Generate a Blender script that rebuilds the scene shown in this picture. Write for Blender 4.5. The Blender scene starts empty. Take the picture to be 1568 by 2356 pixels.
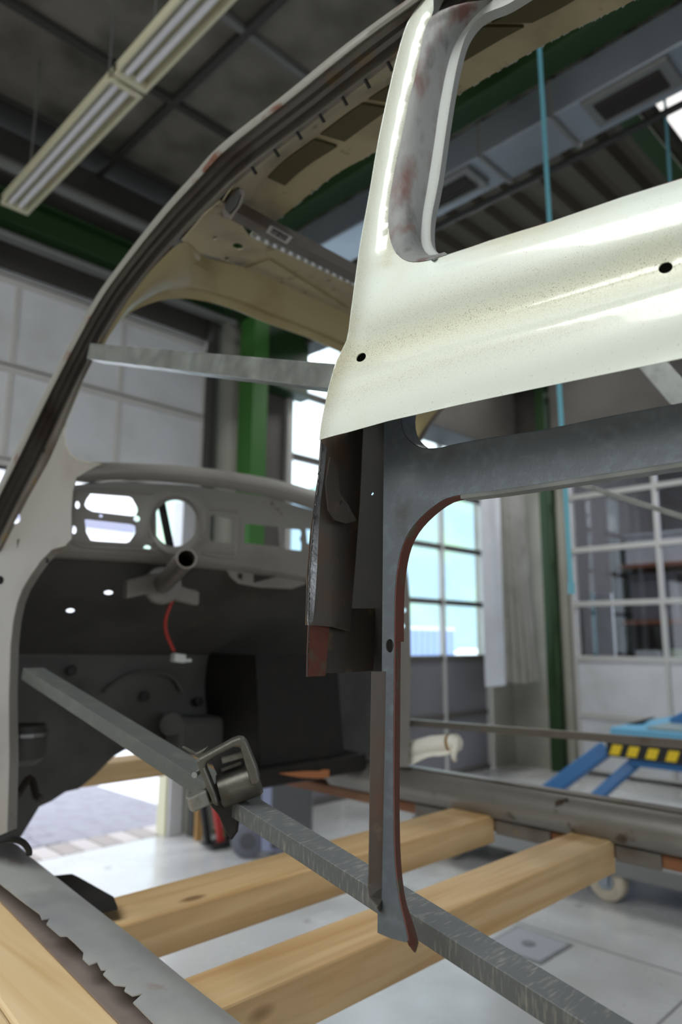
import bpy, bmesh, math, random
from mathutils import Vector, Matrix
from mathutils.geometry import delaunay_2d_cdt

random.seed(7)
S = bpy.context.scene
COL = S.collection

# ------------------------------------------------------------------ camera
W_PX, H_PX, F_PX = 1568.0, 2356.0, 1635.0
CAM = Vector((0.0, 0.0, 1.35))
PITCH, ROLL = math.radians(10.35), 0.006
_fh = Vector((1, 1, 0)).normalized()
_r0 = Vector((1, -1, 0)).normalized()
_F = _fh * math.cos(PITCH) + Vector((0, 0, 1)) * math.sin(PITCH)
_U0 = Vector((0, 0, 1)) * math.cos(PITCH) - _fh * math.sin(PITCH)
_R = _r0 * math.cos(ROLL) + _U0 * math.sin(ROLL)
_U = _U0 * math.cos(ROLL) - _r0 * math.sin(ROLL)
cd = bpy.data.cameras.new('camera')
cd.sensor_fit = 'HORIZONTAL'
cd.sensor_width = 24.0
cd.lens = 24.0 * F_PX / W_PX
cd.clip_start = 0.02
cd.clip_end = 400
cd.dof.use_dof = True
cd.dof.focus_distance = 0.68
cd.dof.aperture_fstop = 4.5
cam = bpy.data.objects.new('camera', cd)
COL.objects.link(cam)
cam.matrix_world = Matrix(((_R.x, _U.x, -_F.x, CAM.x), (_R.y, _U.y, -_F.y, CAM.y), (_R.z, _U.z, -_F.z, CAM.z), (0, 0, 0, 1)))
S.camera = cam

# ------------------------------------------------------------------ world, lights, exposure
wd = bpy.data.worlds.new('overcast_sky')
S.world = wd
wd.use_nodes = True
nt = wd.node_tree
nt.nodes.clear()
wo = nt.nodes.new('ShaderNodeOutputWorld')
bg = nt.nodes.new('ShaderNodeBackground')
gr = nt.nodes.new('ShaderNodeValToRGB')
tc = nt.nodes.new('ShaderNodeTexCoord')
sx = nt.nodes.new('ShaderNodeSeparateXYZ')
nt.links.new(tc.outputs['Generated'], sx.inputs[0])
nt.links.new(sx.outputs['Z'], gr.inputs[0])
gr.color_ramp.elements[0].color = (0.86, 0.92, 1.0, 1)
gr.color_ramp.elements[1].color = (0.80, 0.88, 1.0, 1)
nt.links.new(gr.outputs[0], bg.inputs['Color'])
bg.inputs['Strength'].default_value = 3.3
nt.links.new(bg.outputs[0], wo.inputs['Surface'])


def area(name, loc, target, sx_, sy_, power, col=(1, 1, 1)):
    l = bpy.data.lights.new(name, 'AREA')
    l.shape = 'RECTANGLE'
    l.size, l.size_y, l.energy, l.color = sx_, sy_, power, col
    o = bpy.data.objects.new(name, l)
    COL.objects.link(o)
    o.location = loc
    d = Vector(target) - Vector(loc)
    o.rotation_euler = d.to_track_quat('-Z', 'Y').to_euler()
    return o


# roof light over the left bay gives the key light; the others are added unseen fills
area('roof_light', (-2.0, 0.5, 4.6), (-1.6, 0.5, 0), 2.6, 4.4, 290, (0.98, 1.0, 0.99))
area('right_bay_fill', (5.5, 3.3, 4.6), (5.5, 2.6, 0), 1.6, 0.8, 60, (0.99, 1.0, 0.99))  # added fill that brightens the right wall, floor and curtain
area('back_fill', (-0.6, -4.6, 2.4), (0.6, 0.6, 1.4), 5.0, 2.6, 8, (0.95, 0.98, 1.0))  # added weak fill from behind, no doors there

S.view_settings.view_transform = 'Standard'
S.view_settings.look = 'None'
S.view_settings.gamma = 1.0
S.view_settings.use_curve_mapping = False
S.view_settings.exposure = 0.0
S.cycles.use_denoising = True
S.cycles.max_bounces = 8
S.cycles.caustics_reflective = False
S.cycles.caustics_refractive = False


# ------------------------------------------------------------------ helpers
def lin(h):
    h = h.lstrip('#')
    o = []
    for i in (0, 2, 4):
        v = int(h[i:i + 2], 16) / 255.0
        o.append(v / 12.92 if v <= 0.04045 else ((v + 0.055) / 1.055) ** 2.4)
    return (o[0], o[1], o[2], 1.0)


def mat(name, base, rough=0.6, metal=0.0, spots=(), bump=None, var=None, spec=0.5, coat=0.0, stretch=None, rough_var=None):
    """procedural principled material; spots = (hex, scale, low, high, detail) patches mixed by noise"""
    m = bpy.data.materials.new(name)
    m.use_nodes = True
    t = m.node_tree
    b = t.nodes['Principled BSDF']
    b.inputs['Roughness'].default_value = rough
    b.inputs['Metallic'].default_value = metal
    b.inputs['Specular IOR Level'].default_value = spec
    b.inputs['Coat Weight'].default_value = coat
    co = t.nodes.new('ShaderNodeTexCoord')
    src = co.outputs['Object']
    if stretch:
        mp = t.nodes.new('ShaderNodeMapping')
        mp.inputs['Scale'].default_value = stretch
        t.links.new(src, mp.inputs['Vector'])
        src = mp.outputs['Vector']
    rgb = t.nodes.new('ShaderNodeRGB')
    rgb.outputs[0].default_value = lin(base)
    cur = rgb.outputs[0]
    if var:                                  # (hex, scale): soft cloudy variation
        n = t.nodes.new('ShaderNodeTexNoise')
        n.inputs['Scale'].default_value = var[1]
        n.inputs['Detail'].default_value = 6
        t.links.new(src, n.inputs['Vector'])
        r = t.nodes.new('ShaderNodeMapRange')
        r.inputs[1].default_value, r.inputs[2].default_value = 0.3, 0.7
        t.links.new(n.outputs[0], r.inputs[0])
        mx = t.nodes.new('ShaderNodeMixRGB')
        mx.inputs[2].default_value = lin(var[0])
        t.links.new(r.outputs[0], mx.inputs[0])
        t.links.new(cur, mx.inputs[1])
        cur = mx.outputs[0]
    for k, (hx, sc, lo, hi, de) in enumerate(spots):
        n = t.nodes.new('ShaderNodeTexNoise')
        n.inputs['Scale'].default_value = sc
        n.inputs['Detail'].default_value = de
        n.noise_dimensions = '4D'
        n.inputs['W'].default_value = k * 3.7 + len(name)
        t.links.new(src, n.inputs['Vector'])
        r = t.nodes.new('ShaderNodeMapRange')
        r.inputs[1].default_value, r.inputs[2].default_value = lo, hi
        t.links.new(n.outputs[0], r.inputs[0])
        mx = t.nodes.new('ShaderNodeMixRGB')
        mx.inputs[2].default_value = lin(hx)
        t.links.new(r.outputs[0], mx.inputs[0])
        t.links.new(cur, mx.inputs[1])
        cur = mx.outputs[0]
    t.links.new(cur, b.inputs['Base Color'])
    if bump:
        n = t.nodes.new('ShaderNodeTexNoise')
        n.inputs['Scale'].default_value = bump[0]
        n.inputs['Detail'].default_value = 4
        t.links.new(src, n.inputs['Vector'])
        bp = t.nodes.new('ShaderNodeBump')
        bp.inputs['Strength'].default_value = bump[1]
        bp.inputs['Distance'].default_value = 0.002
        t.links.new(n.outputs[0], bp.inputs['Height'])
        t.links.new(bp.outputs[0], b.inputs['Normal'])
    if rough_var:
        n = t.nodes.new('ShaderNodeTexNoise')
        n.inputs['Scale'].default_value = rough_var[0]
        t.links.new(src, n.inputs['Vector'])
        r = t.nodes.new('ShaderNodeMapRange')
        r.inputs[1].default_value, r.inputs[2].default_value = 0.3, 0.7
        r.inputs[3].default_value, r.inputs[4].default_value = rough_var[1], rough_var[2]
        t.links.new(n.outputs[0], r.inputs[0])
        t.links.new(r.outputs[0], b.inputs['Roughness'])
    return m


def wood_mat(name, light, dark, axis, knots=True):
    m = bpy.data.materials.new(name)
    m.use_nodes = True
    t = m.node_tree
    b = t.nodes['Principled BSDF']
    b.inputs['Roughness'].default_value = 0.65
    co = t.nodes.new('ShaderNodeTexCoord')
    mp = t.nodes.new('ShaderNodeMapping')
    sc = [28, 28, 28]
    sc[axis] = 1.6
    mp.inputs['Scale'].default_value = sc
    t.links.new(co.outputs['Object'], mp.inputs['Vector'])
    n = t.nodes.new('ShaderNodeTexNoise')
    n.inputs['Scale'].default_value = 1.0
    n.inputs['Detail'].default_value = 5
    n.inputs['Distortion'].default_value = 0.6
    t.links.new(mp.outputs[0], n.inputs['Vector'])
    r = t.nodes.new('ShaderNodeValToRGB')
    r.color_ramp.elements[0].position = 0.35
    r.color_ramp.elements[0].color = lin(dark)
    r.color_ramp.elements[1].position = 0.62
    r.color_ramp.elements[1].color = lin(light)
    t.links.new(n.outputs[0], r.inputs[0])
    cur = r.outputs[0]
    n3 = t.nodes.new('ShaderNodeTexNoise')
    n3.inputs['Scale'].default_value = 3.5
    n3.inputs['Detail'].default_value = 3
    t.links.new(co.outputs['Object'], n3.inputs['Vector'])
    mr = t.nodes.new('ShaderNodeMapRange')
    mr.inputs[1].default_value, mr.inputs[2].default_value = 0.5, 0.8
    mr.inputs[4].default_value = 0.55
    t.links.new(n3.outputs[0], mr.inputs[0])
    mg = t.nodes.new('ShaderNodeMixRGB')
    mg.inputs[2].default_value = lin('#9a8a6a')
    t.links.new(mr.outputs[0], mg.inputs[0])
    t.links.new(cur, mg.inputs[1])
    cur = mg.outputs[0]
    if knots:
        mp2 = t.nodes.new('ShaderNodeMapping')
        s2 = [9, 9, 9]
        s2[axis] = 4.0
        mp2.inputs['Scale'].default_value = s2
        t.links.new(co.outputs['Object'], mp2.inputs['Vector'])
        v = t.nodes.new('ShaderNodeTexVoronoi')
        v.inputs['Scale'].default_value = 1.0
        t.links.new(mp2.outputs[0], v.inputs['Vector'])
        kr = t.nodes.new('ShaderNodeMapRange')
        kr.inputs[1].default_value, kr.inputs[2].default_value = 0.06, 0.13
        kr.inputs[3].default_value, kr.inputs[4].default_value = 0.75, 0.0
        t.links.new(v.outputs['Distance'], kr.inputs[0])
        mk = t.nodes.new('ShaderNodeMixRGB')
        mk.inputs[2].default_value = lin('#6b4524')
        t.links.new(kr.outputs[0], mk.inputs[0])
        t.links.new(cur, mk.inputs[1])
        cur = mk.outputs[0]
    t.links.new(cur, b.inputs['Base Color'])
    bp = t.nodes.new('ShaderNodeBump')
    bp.inputs['Strength'].default_value = 0.25
    bp.inputs['Distance'].default_value = 0.002
    t.links.new(n.outputs[0], bp.inputs['Height'])
    t.links.new(bp.outputs[0], b.inputs['Normal'])
    return m


def emit_mat(name, hx, strength):
    m = bpy.data.materials.new(name)
    m.use_nodes = True
    b = m.node_tree.nodes['Principled BSDF']
    b.inputs['Base Color'].default_value = lin(hx)
    b.inputs['Emission Color'].default_value = lin(hx)
    b.inputs['Emission Strength'].default_value = strength
    return m


def glass_mat(name, tint, gloss=0.1):
    m = bpy.data.materials.new(name)
    m.use_nodes = True
    t = m.node_tree
    t.nodes.clear()
    o = t.nodes.new('ShaderNodeOutputMaterial')
    mx = t.nodes.new('ShaderNodeMixShader')
    tr = t.nodes.new('ShaderNodeBsdfTransparent')
    gl = t.nodes.new('ShaderNodeBsdfGlossy')
    lw = t.nodes.new('ShaderNodeLayerWeight')
    lw.inputs['Blend'].default_value = 0.5
    pw_ = t.nodes.new('ShaderNodeMath')
    pw_.operation = 'POWER'
    pw_.inputs[1].default_value = 4.0
    fr = t.nodes.new('ShaderNodeMath')
    fr.operation = 'MULTIPLY_ADD'
    fr.inputs[1].default_value = 0.8
    fr.inputs[2].default_value = gloss * 0.4
    t.links.new(lw.outputs['Facing'], pw_.inputs[0])
    t.links.new(pw_.outputs[0], fr.inputs[0])
    tr.inputs['Color'].default_value = lin(tint)
    gl.inputs['Roughness'].default_value = 0.03
    t.links.new(fr.outputs[0], mx.inputs[0])
    t.links.new(tr.outputs[0], mx.inputs[1])
    t.links.new(gl.outputs[0], mx.inputs[2])
    t.links.new(mx.outputs[0], o.inputs['Surface'])
    return m


def ray(px, py):
    return (_R * (px - W_PX / 2) - _U * (py - H_PX / 2) + _F * F_PX).normalized()


def P(px, py, X=None, Y=None, Z=None, pl=None):
    """point of the place seen at pixel px, py on the plane X=.., Y=.. , Z=.. (Z above the floor) or pl=(normal, point)"""
    d = ray(px, py)
    if X is not None:
        t = (X - CAM.x) / d.x
    elif Y is not None:
        t = (Y - CAM.y) / d.y
    elif Z is not None:
        t = (Z - CAM.z) / d.z
    else:
        t = (pl[1] - CAM).dot(pl[0]) / d.dot(pl[0])
    return CAM + d * t


def side(dx=0.0):                     # the car's left flank: leans inwards towards the roof
    return (Vector((1, 0, -0.145)), Vector((0.52 + dx, 0, 1.35 + 0.25)))


WIND = (Vector((0, 1, 0.77)), Vector((0, 1.2, 1.35 + 0.72)))   # plane of the windscreen frame
ORG = {}


def tag(o, label=None, cat=None, group=None, kind=None):
    if label: o['label'] = label
    if cat: o['category'] = cat
    if group: o['group'] = group
    if kind: o['kind'] = kind
    return o


def thing(name, label, cat, loc=(0, 0, 0), group=None, parent=None):
    o = bpy.data.objects.new(name, None)
    o.empty_display_size = 0.1
    COL.objects.link(o)
    o.location = loc
    ORG[o.name] = Vector(loc)
    tag(o, label, cat, group)
    return o


def obj(name, verts, faces, m, parent=None, smooth=False, bevel=0.0, thick=0.0, off=-1.0, seg=2, angle=40):
    me = bpy.data.meshes.new(name)
    L = ORG.get(parent.name, Vector((0, 0, 0))) if parent else Vector((0, 0, 0))
    me.from_pydata([tuple(Vector(v) - L) for v in verts], [], faces)
    bm = bmesh.new()
    bm.from_mesh(me)
    bmesh.ops.recalc_face_normals(bm, faces=bm.faces)
    bm.to_mesh(me)
    bm.free()
    me.materials.append(m)
    o = bpy.data.objects.new(name, me)
    COL.objects.link(o)
    if parent:
        o.parent = parent
        ORG[o.name] = L
    else:
        ORG[o.name] = Vector((0, 0, 0))
    if smooth:
        for p in me.polygons:
            p.use_smooth = True
        me.set_sharp_from_angle(angle=math.radians(angle))
    if thick:
        md = o.modifiers.new('thickness', 'SOLIDIFY')
        md.thickness = thick
        md.offset = off
        if smooth:
            es = o.modifiers.new('crisp_edges', 'EDGE_SPLIT')
            es.split_angle = math.radians(max(angle, 50))
    if bevel:
        md = o.modifiers.new('bevel', 'BEVEL')
        md.width = bevel
        md.segments = seg
        md.limit_method = 'ANGLE'
    return o


class MB:
    """collects shapes of ONE part"""
    def __init__(s):
        s.v, s.f = [], []

    def add(s, v, f):
        n = len(s.v)
        s.v += [Vector(a) for a in v]
        s.f += [tuple(i + n for i in q) for q in f]
        return s

    def box(s, x0, x1, y0, y1, z0, z1):
        v = [(x, y, z) for x in (x0, x1) for y in (y0, y1) for z in (z0, z1)]
        return s.add(v, [(0, 1, 3, 2), (4, 6, 7, 5), (0, 4, 5, 1), (2, 3, 7, 6), (0, 2, 6, 4), (1, 5, 7, 3)])

    def fbox(s, c, a, b, d):
        """box about c with half axes a, b, d"""
        c, a, b, d = Vector(c), Vector(a), Vector(b), Vector(d)
        v = [c + a * i + b * j + d * k for i in (-1, 1) for j in (-1, 1) for k in (-1, 1)]
        return s.add(v, [(0, 1, 3, 2), (4, 6, 7, 5), (0, 4, 5, 1), (2, 3, 7, 6), (0, 2, 6, 4), (1, 5, 7, 3)])

    def bar(s, p0, p1, sv, w, h):
        """bar from p0 to p1; sv = direction of width w; h the other way"""
        p0, p1, sv = Vector(p0), Vector(p1), Vector(sv)
        d = (p1 - p0).normalized()
        sv = (sv - d * sv.dot(d)).normalized()
        n = d.cross(sv)
        return s.fbox((p0 + p1) / 2, (p1 - p0) / 2, sv * w / 2, n * h / 2)

    def tube(s, path, r, n=12, cap=True):
        path = [Vector(p) for p in path]
        rings = []
        up = None
        for i, p in enumerate(path):
            d = (path[min(i + 1, len(path) - 1)] - path[max(i - 1, 0)]).normalized()
            if up is None:
                up = d.orthogonal().normalized()
            up = (up - d * up.dot(d)).normalized()
            w = d.cross(up)
            rr = r[i] if isinstance(r, (list, tuple)) else r
            rings.append([p + up * math.cos(a) * rr + w * math.sin(a) * rr for a in (2 * math.pi * k / n for k in range(n))])
        v = [q for g in rings for q in g]
        f = []
        for i in range(len(path) - 1):
            for k in range(n):
                f.append((i * n + k, i * n + (k + 1) % n, (i + 1) * n + (k + 1) % n, (i + 1) * n + k))
        if cap:
            f.append(tuple(range(n)))
            f.append(tuple(range((len(path) - 1) * n, len(path) * n)))
        return s.add(v, f)

    def cyl(s, p0, p1, r, n=20):
        return s.tube([p0, p1], r, n)

    def build(s, name, m, parent=None, **k):
        return obj(name, s.v, s.f, m, parent, **k)


def box(name, x0, x1, y0, y1, z0, z1, m, parent=None, bevel=0.004, **k):
    return MB().box(x0, x1, y0, y1, z0, z1).build(name, m, parent, bevel=bevel, **k)


def crom(pts, n):
    """smooth resampling by arc length (works on 2D/3D vectors)"""
    pts = [Vector(p) for p in pts]
    dense = []
    for i in range(len(pts) - 1):
        p0, p1, p2, p3 = pts[max(i - 1, 0)], pts[i], pts[i + 1], pts[min(i + 2, len(pts) - 1)]
        for k in range(12):
            t = k / 12
            dense.append(0.5 * ((2 * p1) + (p2 - p0) * t + (2 * p0 - 5 * p1 + 4 * p2 - p3) * t * t + (3 * p1 - p0 - 3 * p2 + p3) * t ** 3))
    dense.append(pts[-1])
    L = [0]
    for a, b in zip(dense, dense[1:]):
        L.append(L[-1] + (b - a).length)
    out, j = [], 0
    for k in range(n):
        s = L[-1] * k / (n - 1)
        while j < len(L) - 2 and L[j + 1] < s:
            j += 1
        u = (s - L[j]) / max(L[j + 1] - L[j], 1e-9)
        out.append(dense[j].lerp(dense[j + 1], min(max(u, 0), 1)))
    return out


def loft(name, curves, m, parent=None, thick=0.0015, smooth=True, closed=False, off=0.0, **k):
    n = len(curves[0])
    v = [p for c in curves for p in c]
    f = []
    for i in range(len(curves) - 1):
        for j in range(n if closed else n - 1):
            f.append((i * n + j, i * n + (j + 1) % n, (i + 1) * n + (j + 1) % n, (i + 1) * n + j))
    return obj(name, v, f, m, parent, smooth=smooth, thick=thick, off=off, **k)


def circle(cx, cy, rx, ry, n=20, rot=0):
    c, s = math.cos(rot), math.sin(rot)
    return [(cx + math.cos(a) * rx * c - math.sin(a) * ry * s, cy + math.cos(a) * rx * s + math.sin(a) * ry * c) for a in (2 * math.pi * k / n for k in range(n))]


def inside(p, poly):
    x, y = p
    r = False
    for (x0, y0), (x1, y1) in zip(poly, poly[1:] + poly[:1]):
        if (y0 > y) != (y1 > y) and x < (x1 - x0) * (y - y0) / (y1 - y0) + x0:
            r = not r
    return r


def sheet(name, outline, holes, fn, m, parent=None, step=0, thick=0.0015, smooth=True, off=0.0, **k):
    """pressed sheet: flat outline with holes, triangulated, laid on the surface fn(u, v) -> point"""
    outline = [tuple(p) for p in outline]
    holes = [[tuple(p) for p in h] for h in holes]
    pts, edges = [], []
    for loop in [outline] + holes:
        n0 = len(pts)
        pts += [Vector(p) for p in loop]
        edges += [(n0 + i, n0 + (i + 1) % len(loop)) for i in range(len(loop))]
    if step:
        xs, ys = [p[0] for p in outline], [p[1] for p in outline]
        y = min(ys) + step / 2
        while y < max(ys):
            x = min(xs) + step / 2
            while x < max(xs):
                if inside((x, y), outline) and not any(inside((x, y), h) for h in holes):
                    pts.append(Vector((x, y)))
                x += step
            y += step
    v, e, f, *_ = delaunay_2d_cdt(pts, edges, [], 0, 1e-4)
    keep = []
    for q in f:
        c = sum((v[i] for i in q), Vector((0, 0))) / len(q)
        if inside((c.x, c.y), outline) and not any(inside((c.x, c.y), h) for h in holes):
            keep.append(tuple(q))
    return obj(name, [fn(p.x, p.y) for p in v], keep, m, parent, smooth=smooth, thick=thick, off=off, **k)


def proj(p):
    d = Vector(p) - CAM
    z = d.dot(_F)
    return (W_PX / 2 + d.dot(_R) / z * F_PX, H_PX / 2 - d.dot(_U) / z * F_PX)


def interp(tab, x):
    if x <= tab[0][0]:
        a, b = tab[0], tab[1]
    elif x >= tab[-1][0]:
        a, b = tab[-2], tab[-1]
    else:
        for a, b in zip(tab, tab[1:]):
            if a[0] <= x <= b[0]:
                break
    return a[1] + (b[1] - a[1]) * (x - a[0]) / (b[0] - a[0])


def sstep(a, b, x):
    t = min(max((x - a) / (b - a), 0), 1)
    return t * t * (3 - 2 * t)


# ------------------------------------------------------------------ materials
M = {}
M['white_paint'] = mat('white_paint', '#e1e8df', 0.25, spots=[('#d9d5ba', 5, 0.55, 0.8, 4), ('#8d8a7c', 800, 0.68, 0.72, 2)], coat=0.4, bump=(60, 0.03))
_t = M['white_paint'].node_tree                       # yellowed, speckled paint where the swage groove collects dirt ("stain" of the pressing itself)
_b = _t.nodes['Principled BSDF']
_c0 = _b.inputs['Base Color'].links[0].from_socket
_at = _t.nodes.new('ShaderNodeAttribute')
_at.attribute_name = 'stain'
_co = _t.nodes.new('ShaderNodeTexCoord')
_n = _t.nodes.new('ShaderNodeTexNoise')
_n.inputs['Scale'].default_value = 950
_n.inputs['Detail'].default_value = 2
_t.links.new(_co.outputs['Object'], _n.inputs['Vector'])
_m1 = _t.nodes.new('ShaderNodeMixRGB')
_m1.inputs[2].default_value = lin('#c9c4a6')
_mul = _t.nodes.new('ShaderNodeMath')
_mul.operation = 'MULTIPLY'
_mul.inputs[1].default_value = 0.8
_t.links.new(_at.outputs['Fac'], _mul.inputs[0])
_t.links.new(_mul.outputs[0], _m1.inputs[0])
_t.links.new(_c0, _m1.inputs[1])
_mr = _t.nodes.new('ShaderNodeMapRange')
_mr.inputs[1].default_value, _mr.inputs[2].default_value = 0.60, 0.64
_t.links.new(_n.outputs[0], _mr.inputs[0])
_m2f = _t.nodes.new('ShaderNodeMath')
_m2f.operation = 'MULTIPLY'
_t.links.new(_mr.outputs[0], _m2f.inputs[0])
_t.links.new(_at.outputs['Fac'], _m2f.inputs[1])
_m2 = _t.nodes.new('ShaderNodeMixRGB')
_m2.inputs[2].default_value = lin('#6f6a58')
_t.links.new(_m2f.outputs[0], _m2.inputs[0])
_t.links.new(_m1.outputs[0], _m2.inputs[1])
_t.links.new(_m2.outputs[0], _b.inputs['Base Color'])
M['grey_primer'] = mat('grey_primer', '#747674', 0.55, spots=[('#573730', 24, 0.50, 0.60, 8), ('#4c4b49', 60, 0.55, 0.75, 6)], bump=(150, 0.15), stretch=(1, 1, 0.4))
M['flange_paint'] = mat('flange_paint', '#9a9d99', 0.5, spots=[('#6e4c3a', 22, 0.64, 0.69, 4)], bump=(200, 0.2))
M['steel_primer'] = mat('steel_primer', '#50565b', 0.5, 0.1, spots=[('#5d656b', 90, 0.5, 0.75, 6), ('#3d3633', 14, 0.6, 0.75, 6)], bump=(400, 0.15))
M['rust_primer'] = mat('rust_primer', '#5f3428', 0.7, spots=[('#4f4a3a', 40, 0.55, 0.65, 6), ('#8f8a70', 90, 0.68, 0.72, 4)], bump=(200, 0.4))
M['rusty_grey'] = mat('rusty_grey', '#3f3933', 0.6, spots=[('#4d3320', 14, 0.5, 0.7, 7), ('#584b38', 45, 0.6, 0.7, 4)], bump=(150, 0.25))
M['raw_edge'] = mat('raw_edge', '#a3a5a8', 0.4, 0.6, spots=[('#4f4a45', 60, 0.5, 0.65, 5)], bump=(300, 0.4))
M['dark_steel'] = mat('dark_steel', '#161412', 0.6, 0.0, spots=[('#241d17', 20, 0.5, 0.7, 5)])  # dark steel, with the lock pillar recess shade put into its colour
M['body_grey'] = mat('body_grey', '#86837e', 0.5, spots=[('#746f68', 6, 0.5, 0.75, 5), ('#5d4a38', 25, 0.68, 0.74, 4)], bump=(120, 0.08))
M['rail_grey'] = mat('rail_grey', '#6d6862', 0.42, 0.25, spots=[('#4f453c', 9, 0.5, 0.7, 6), ('#7d6a48', 24, 0.62, 0.72, 5)], bump=(120, 0.1))
M['drip_edge'] = mat('drip_edge', '#8c8a83', 0.4, 0.3, spots=[('#6e4a3c', 18, 0.58, 0.66, 5)], bump=(150, 0.2))
M['beige'] = mat('beige', '#a3966f', 0.4, spots=[('#8f7d4f', 8, 0.52, 0.75, 5)], bump=(60, 0.05))
M['beige_dirty'] = mat('beige_dirty', '#a09576', 0.5, spots=[('#7b7058', 9, 0.48, 0.7, 6), ('#5f5640', 30, 0.62, 0.7, 5)])
M['olive_mastic'] = mat('olive_mastic', '#4a4426', 0.8)
M['under_grey'] = mat('under_grey', '#3f3d39', 0.65, spots=[('#2d2b28', 6, 0.5, 0.7, 6), ('#4e4a42', 14, 0.6, 0.8, 5)], bump=(60, 0.15))  # darkened to stand in for missing shade under the dashboard
M['firewall_grey'] = mat('firewall_grey', '#4c4b48', 0.6, spots=[('#343330', 5, 0.48, 0.7, 6)], bump=(50, 0.15))  # darkened as well, footwell shade put into the grey
M['sill_grey'] = mat('sill_grey', '#9c9d9a', 0.5, spots=[('#8a6a5a', 16, 0.63, 0.72, 5), ('#85878a', 5, 0.5, 0.75, 5)], bump=(80, 0.08))
M['sill_steel'] = mat('sill_steel', '#8b8883', 0.38, 0.5, spots=[('#4a3c34', 12, 0.64, 0.7, 4), ('#75726d', 5, 0.5, 0.75, 5)])
M['mauve_primer'] = mat('mauve_primer', '#7d716c', 0.6, spots=[('#6a5a54', 8, 0.5, 0.7, 5)])
M['copper'] = mat('copper', '#c07f55', 0.45, 0.3)
M['galv'] = mat('galv', '#a2a6a4', 0.36, 0.85, spots=[('#8f9492', 40, 0.45, 0.7, 3)], stretch=(1, 1, 1), rough_var=(30, 0.28, 0.5))
M['galv_brushed'] = mat('galv_brushed', '#84878a', 0.5, 0.75, spots=[('#a5a7a6', 55, 0.5, 0.72, 5)], stretch=(1, 6, 1), bump=(260, 0.3))
M['bolt_metal'] = mat('bolt_metal', '#8d8c85', 0.42, 0.7, spots=[('#6d6a60', 50, 0.5, 0.7, 4)])
M['cast_iron'] = mat('cast_iron', '#5e5c55', 0.42, 0.6, spots=[('#45433c', 40, 0.5, 0.7, 5)], bump=(160, 0.2))
M['dull_tube'] = mat('dull_tube', '#77716a', 0.4, 0.5, spots=[('#5c5248', 14, 0.55, 0.75, 5)])
M['concrete'] = mat('concrete', '#c4c3c0', 0.3, spots=[('#a4a29d', 1.3, 0.45, 0.7, 7), ('#8f8d88', 6, 0.66, 0.74, 6)], rough_var=(3, 0.18, 0.32))
M['paving'] = mat('paving', '#96939a', 0.85, spots=[('#88848b', 9, 0.45, 0.65, 5)])
M['curb_light'] = mat('curb_light', '#bdb3ae', 0.8)
M['curb_dark'] = mat('curb_dark', '#a0958f', 0.8)
M['white_ground'] = mat('white_ground', '#e8e8ea', 0.9)
M['wall_paint'] = mat('wall_paint', '#a8a69b', 0.7, spots=[('#9a978b', 2, 0.45, 0.7, 5)])
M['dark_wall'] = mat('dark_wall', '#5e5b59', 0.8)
M['ceil_panel'] = mat('ceil_panel', '#77736a', 0.8, spots=[('#535046', 2.2, 0.45, 0.65, 6)])
M['ceil_bar'] = mat('ceil_bar', '#3c3b38', 0.6)
M['ceil_rib'] = mat('ceil_rib', '#5a5448', 0.6, 0.2)
M['green_steel'] = mat('green_steel', '#3f7434', 0.45)
M['pipe_grey'] = mat('pipe_grey', '#7b7c7a', 0.4, 0.4)
M['pipe_black'] = mat('pipe_black', '#242422', 0.5)
M['duct'] = mat('duct', '#9aa2aa', 0.32, 0.7, spots=[('#878f97', 2, 0.45, 0.7, 4)])
M['grille_dark'] = mat('grille_dark', '#2d2724', 0.6)
M['lamp_cream'] = mat('lamp_cream', '#c9c5a8', 0.5)
M['lamp_tube'] = mat('lamp_tube', '#dcdce0', 0.25)
M['door_panel'] = mat('door_panel', '#d2d4d8', 0.45, spots=[('#c4c6c6', 3, 0.45, 0.7, 4)])
M['door_frame'] = mat('door_frame', '#c3c2bf', 0.5, 0.1)
M['door_dark'] = mat('door_dark', '#77757a', 0.5)  # door grey with its backlit shade put in; plain grey on rack parts
M['mullion_dark'] = mat('mullion_dark', '#5c5753', 0.6)  # backlit rails painted dark; also used for the shadowed wall strip
M['rubber'] = mat('rubber', '#1c1c1c', 0.7)
M['curtain'] = mat('curtain', '#8f8d84', 0.5, spots=[('#7d7a70', 5, 0.5, 0.7, 4)])
M['glass'] = glass_mat('glass', '#f2f8f8')
M['glass_dim'] = glass_mat('glass_dim', '#d6dade')
M['strap_teal'] = mat('strap_teal', '#6fb4c4', 0.7)
M['blue'] = mat('blue_lift_paint', '#2f6ea8', 0.4)
M['blue_light'] = mat('light_blue_paint', '#6aaccc', 0.4)
M['yellow'] = mat('yellow_paint', '#f2cf1c', 0.5)
M['black_paint'] = mat('black_paint', '#151513', 0.5)
M['lift_top'] = mat('lift_top', '#8d9c9c', 0.5)
M['foam'] = mat('foam_wrap', '#eceae0', 0.8, spots=[('#d8d4c4', 20, 0.5, 0.7, 4)], bump=(50, 0.3))
M['bin'] = mat('bin_plastic', '#8c93b0', 0.5)
M['bin_dark'] = mat('bin_dark_plastic', '#4b4d50', 0.5)
M['bin_wheel'] = mat('bin_wheel', '#63656f', 0.6)
M['red'] = mat('red_paint', '#b03530', 0.5)
M['wood_x'] = wood_mat('timber_cross_grain', '#d8b888', '#bf9866', 0)
M['wood_y'] = wood_mat('timber_long_grain', '#d9c096', '#c8a676', 1)
M['wood_red'] = wood_mat('reddish_timber', '#8a5a3a', '#6e452c', 1, False)
M['slat_wood'] = wood_mat('slat_wood', '#b08a50', '#8e6c3c', 2, False)
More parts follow.
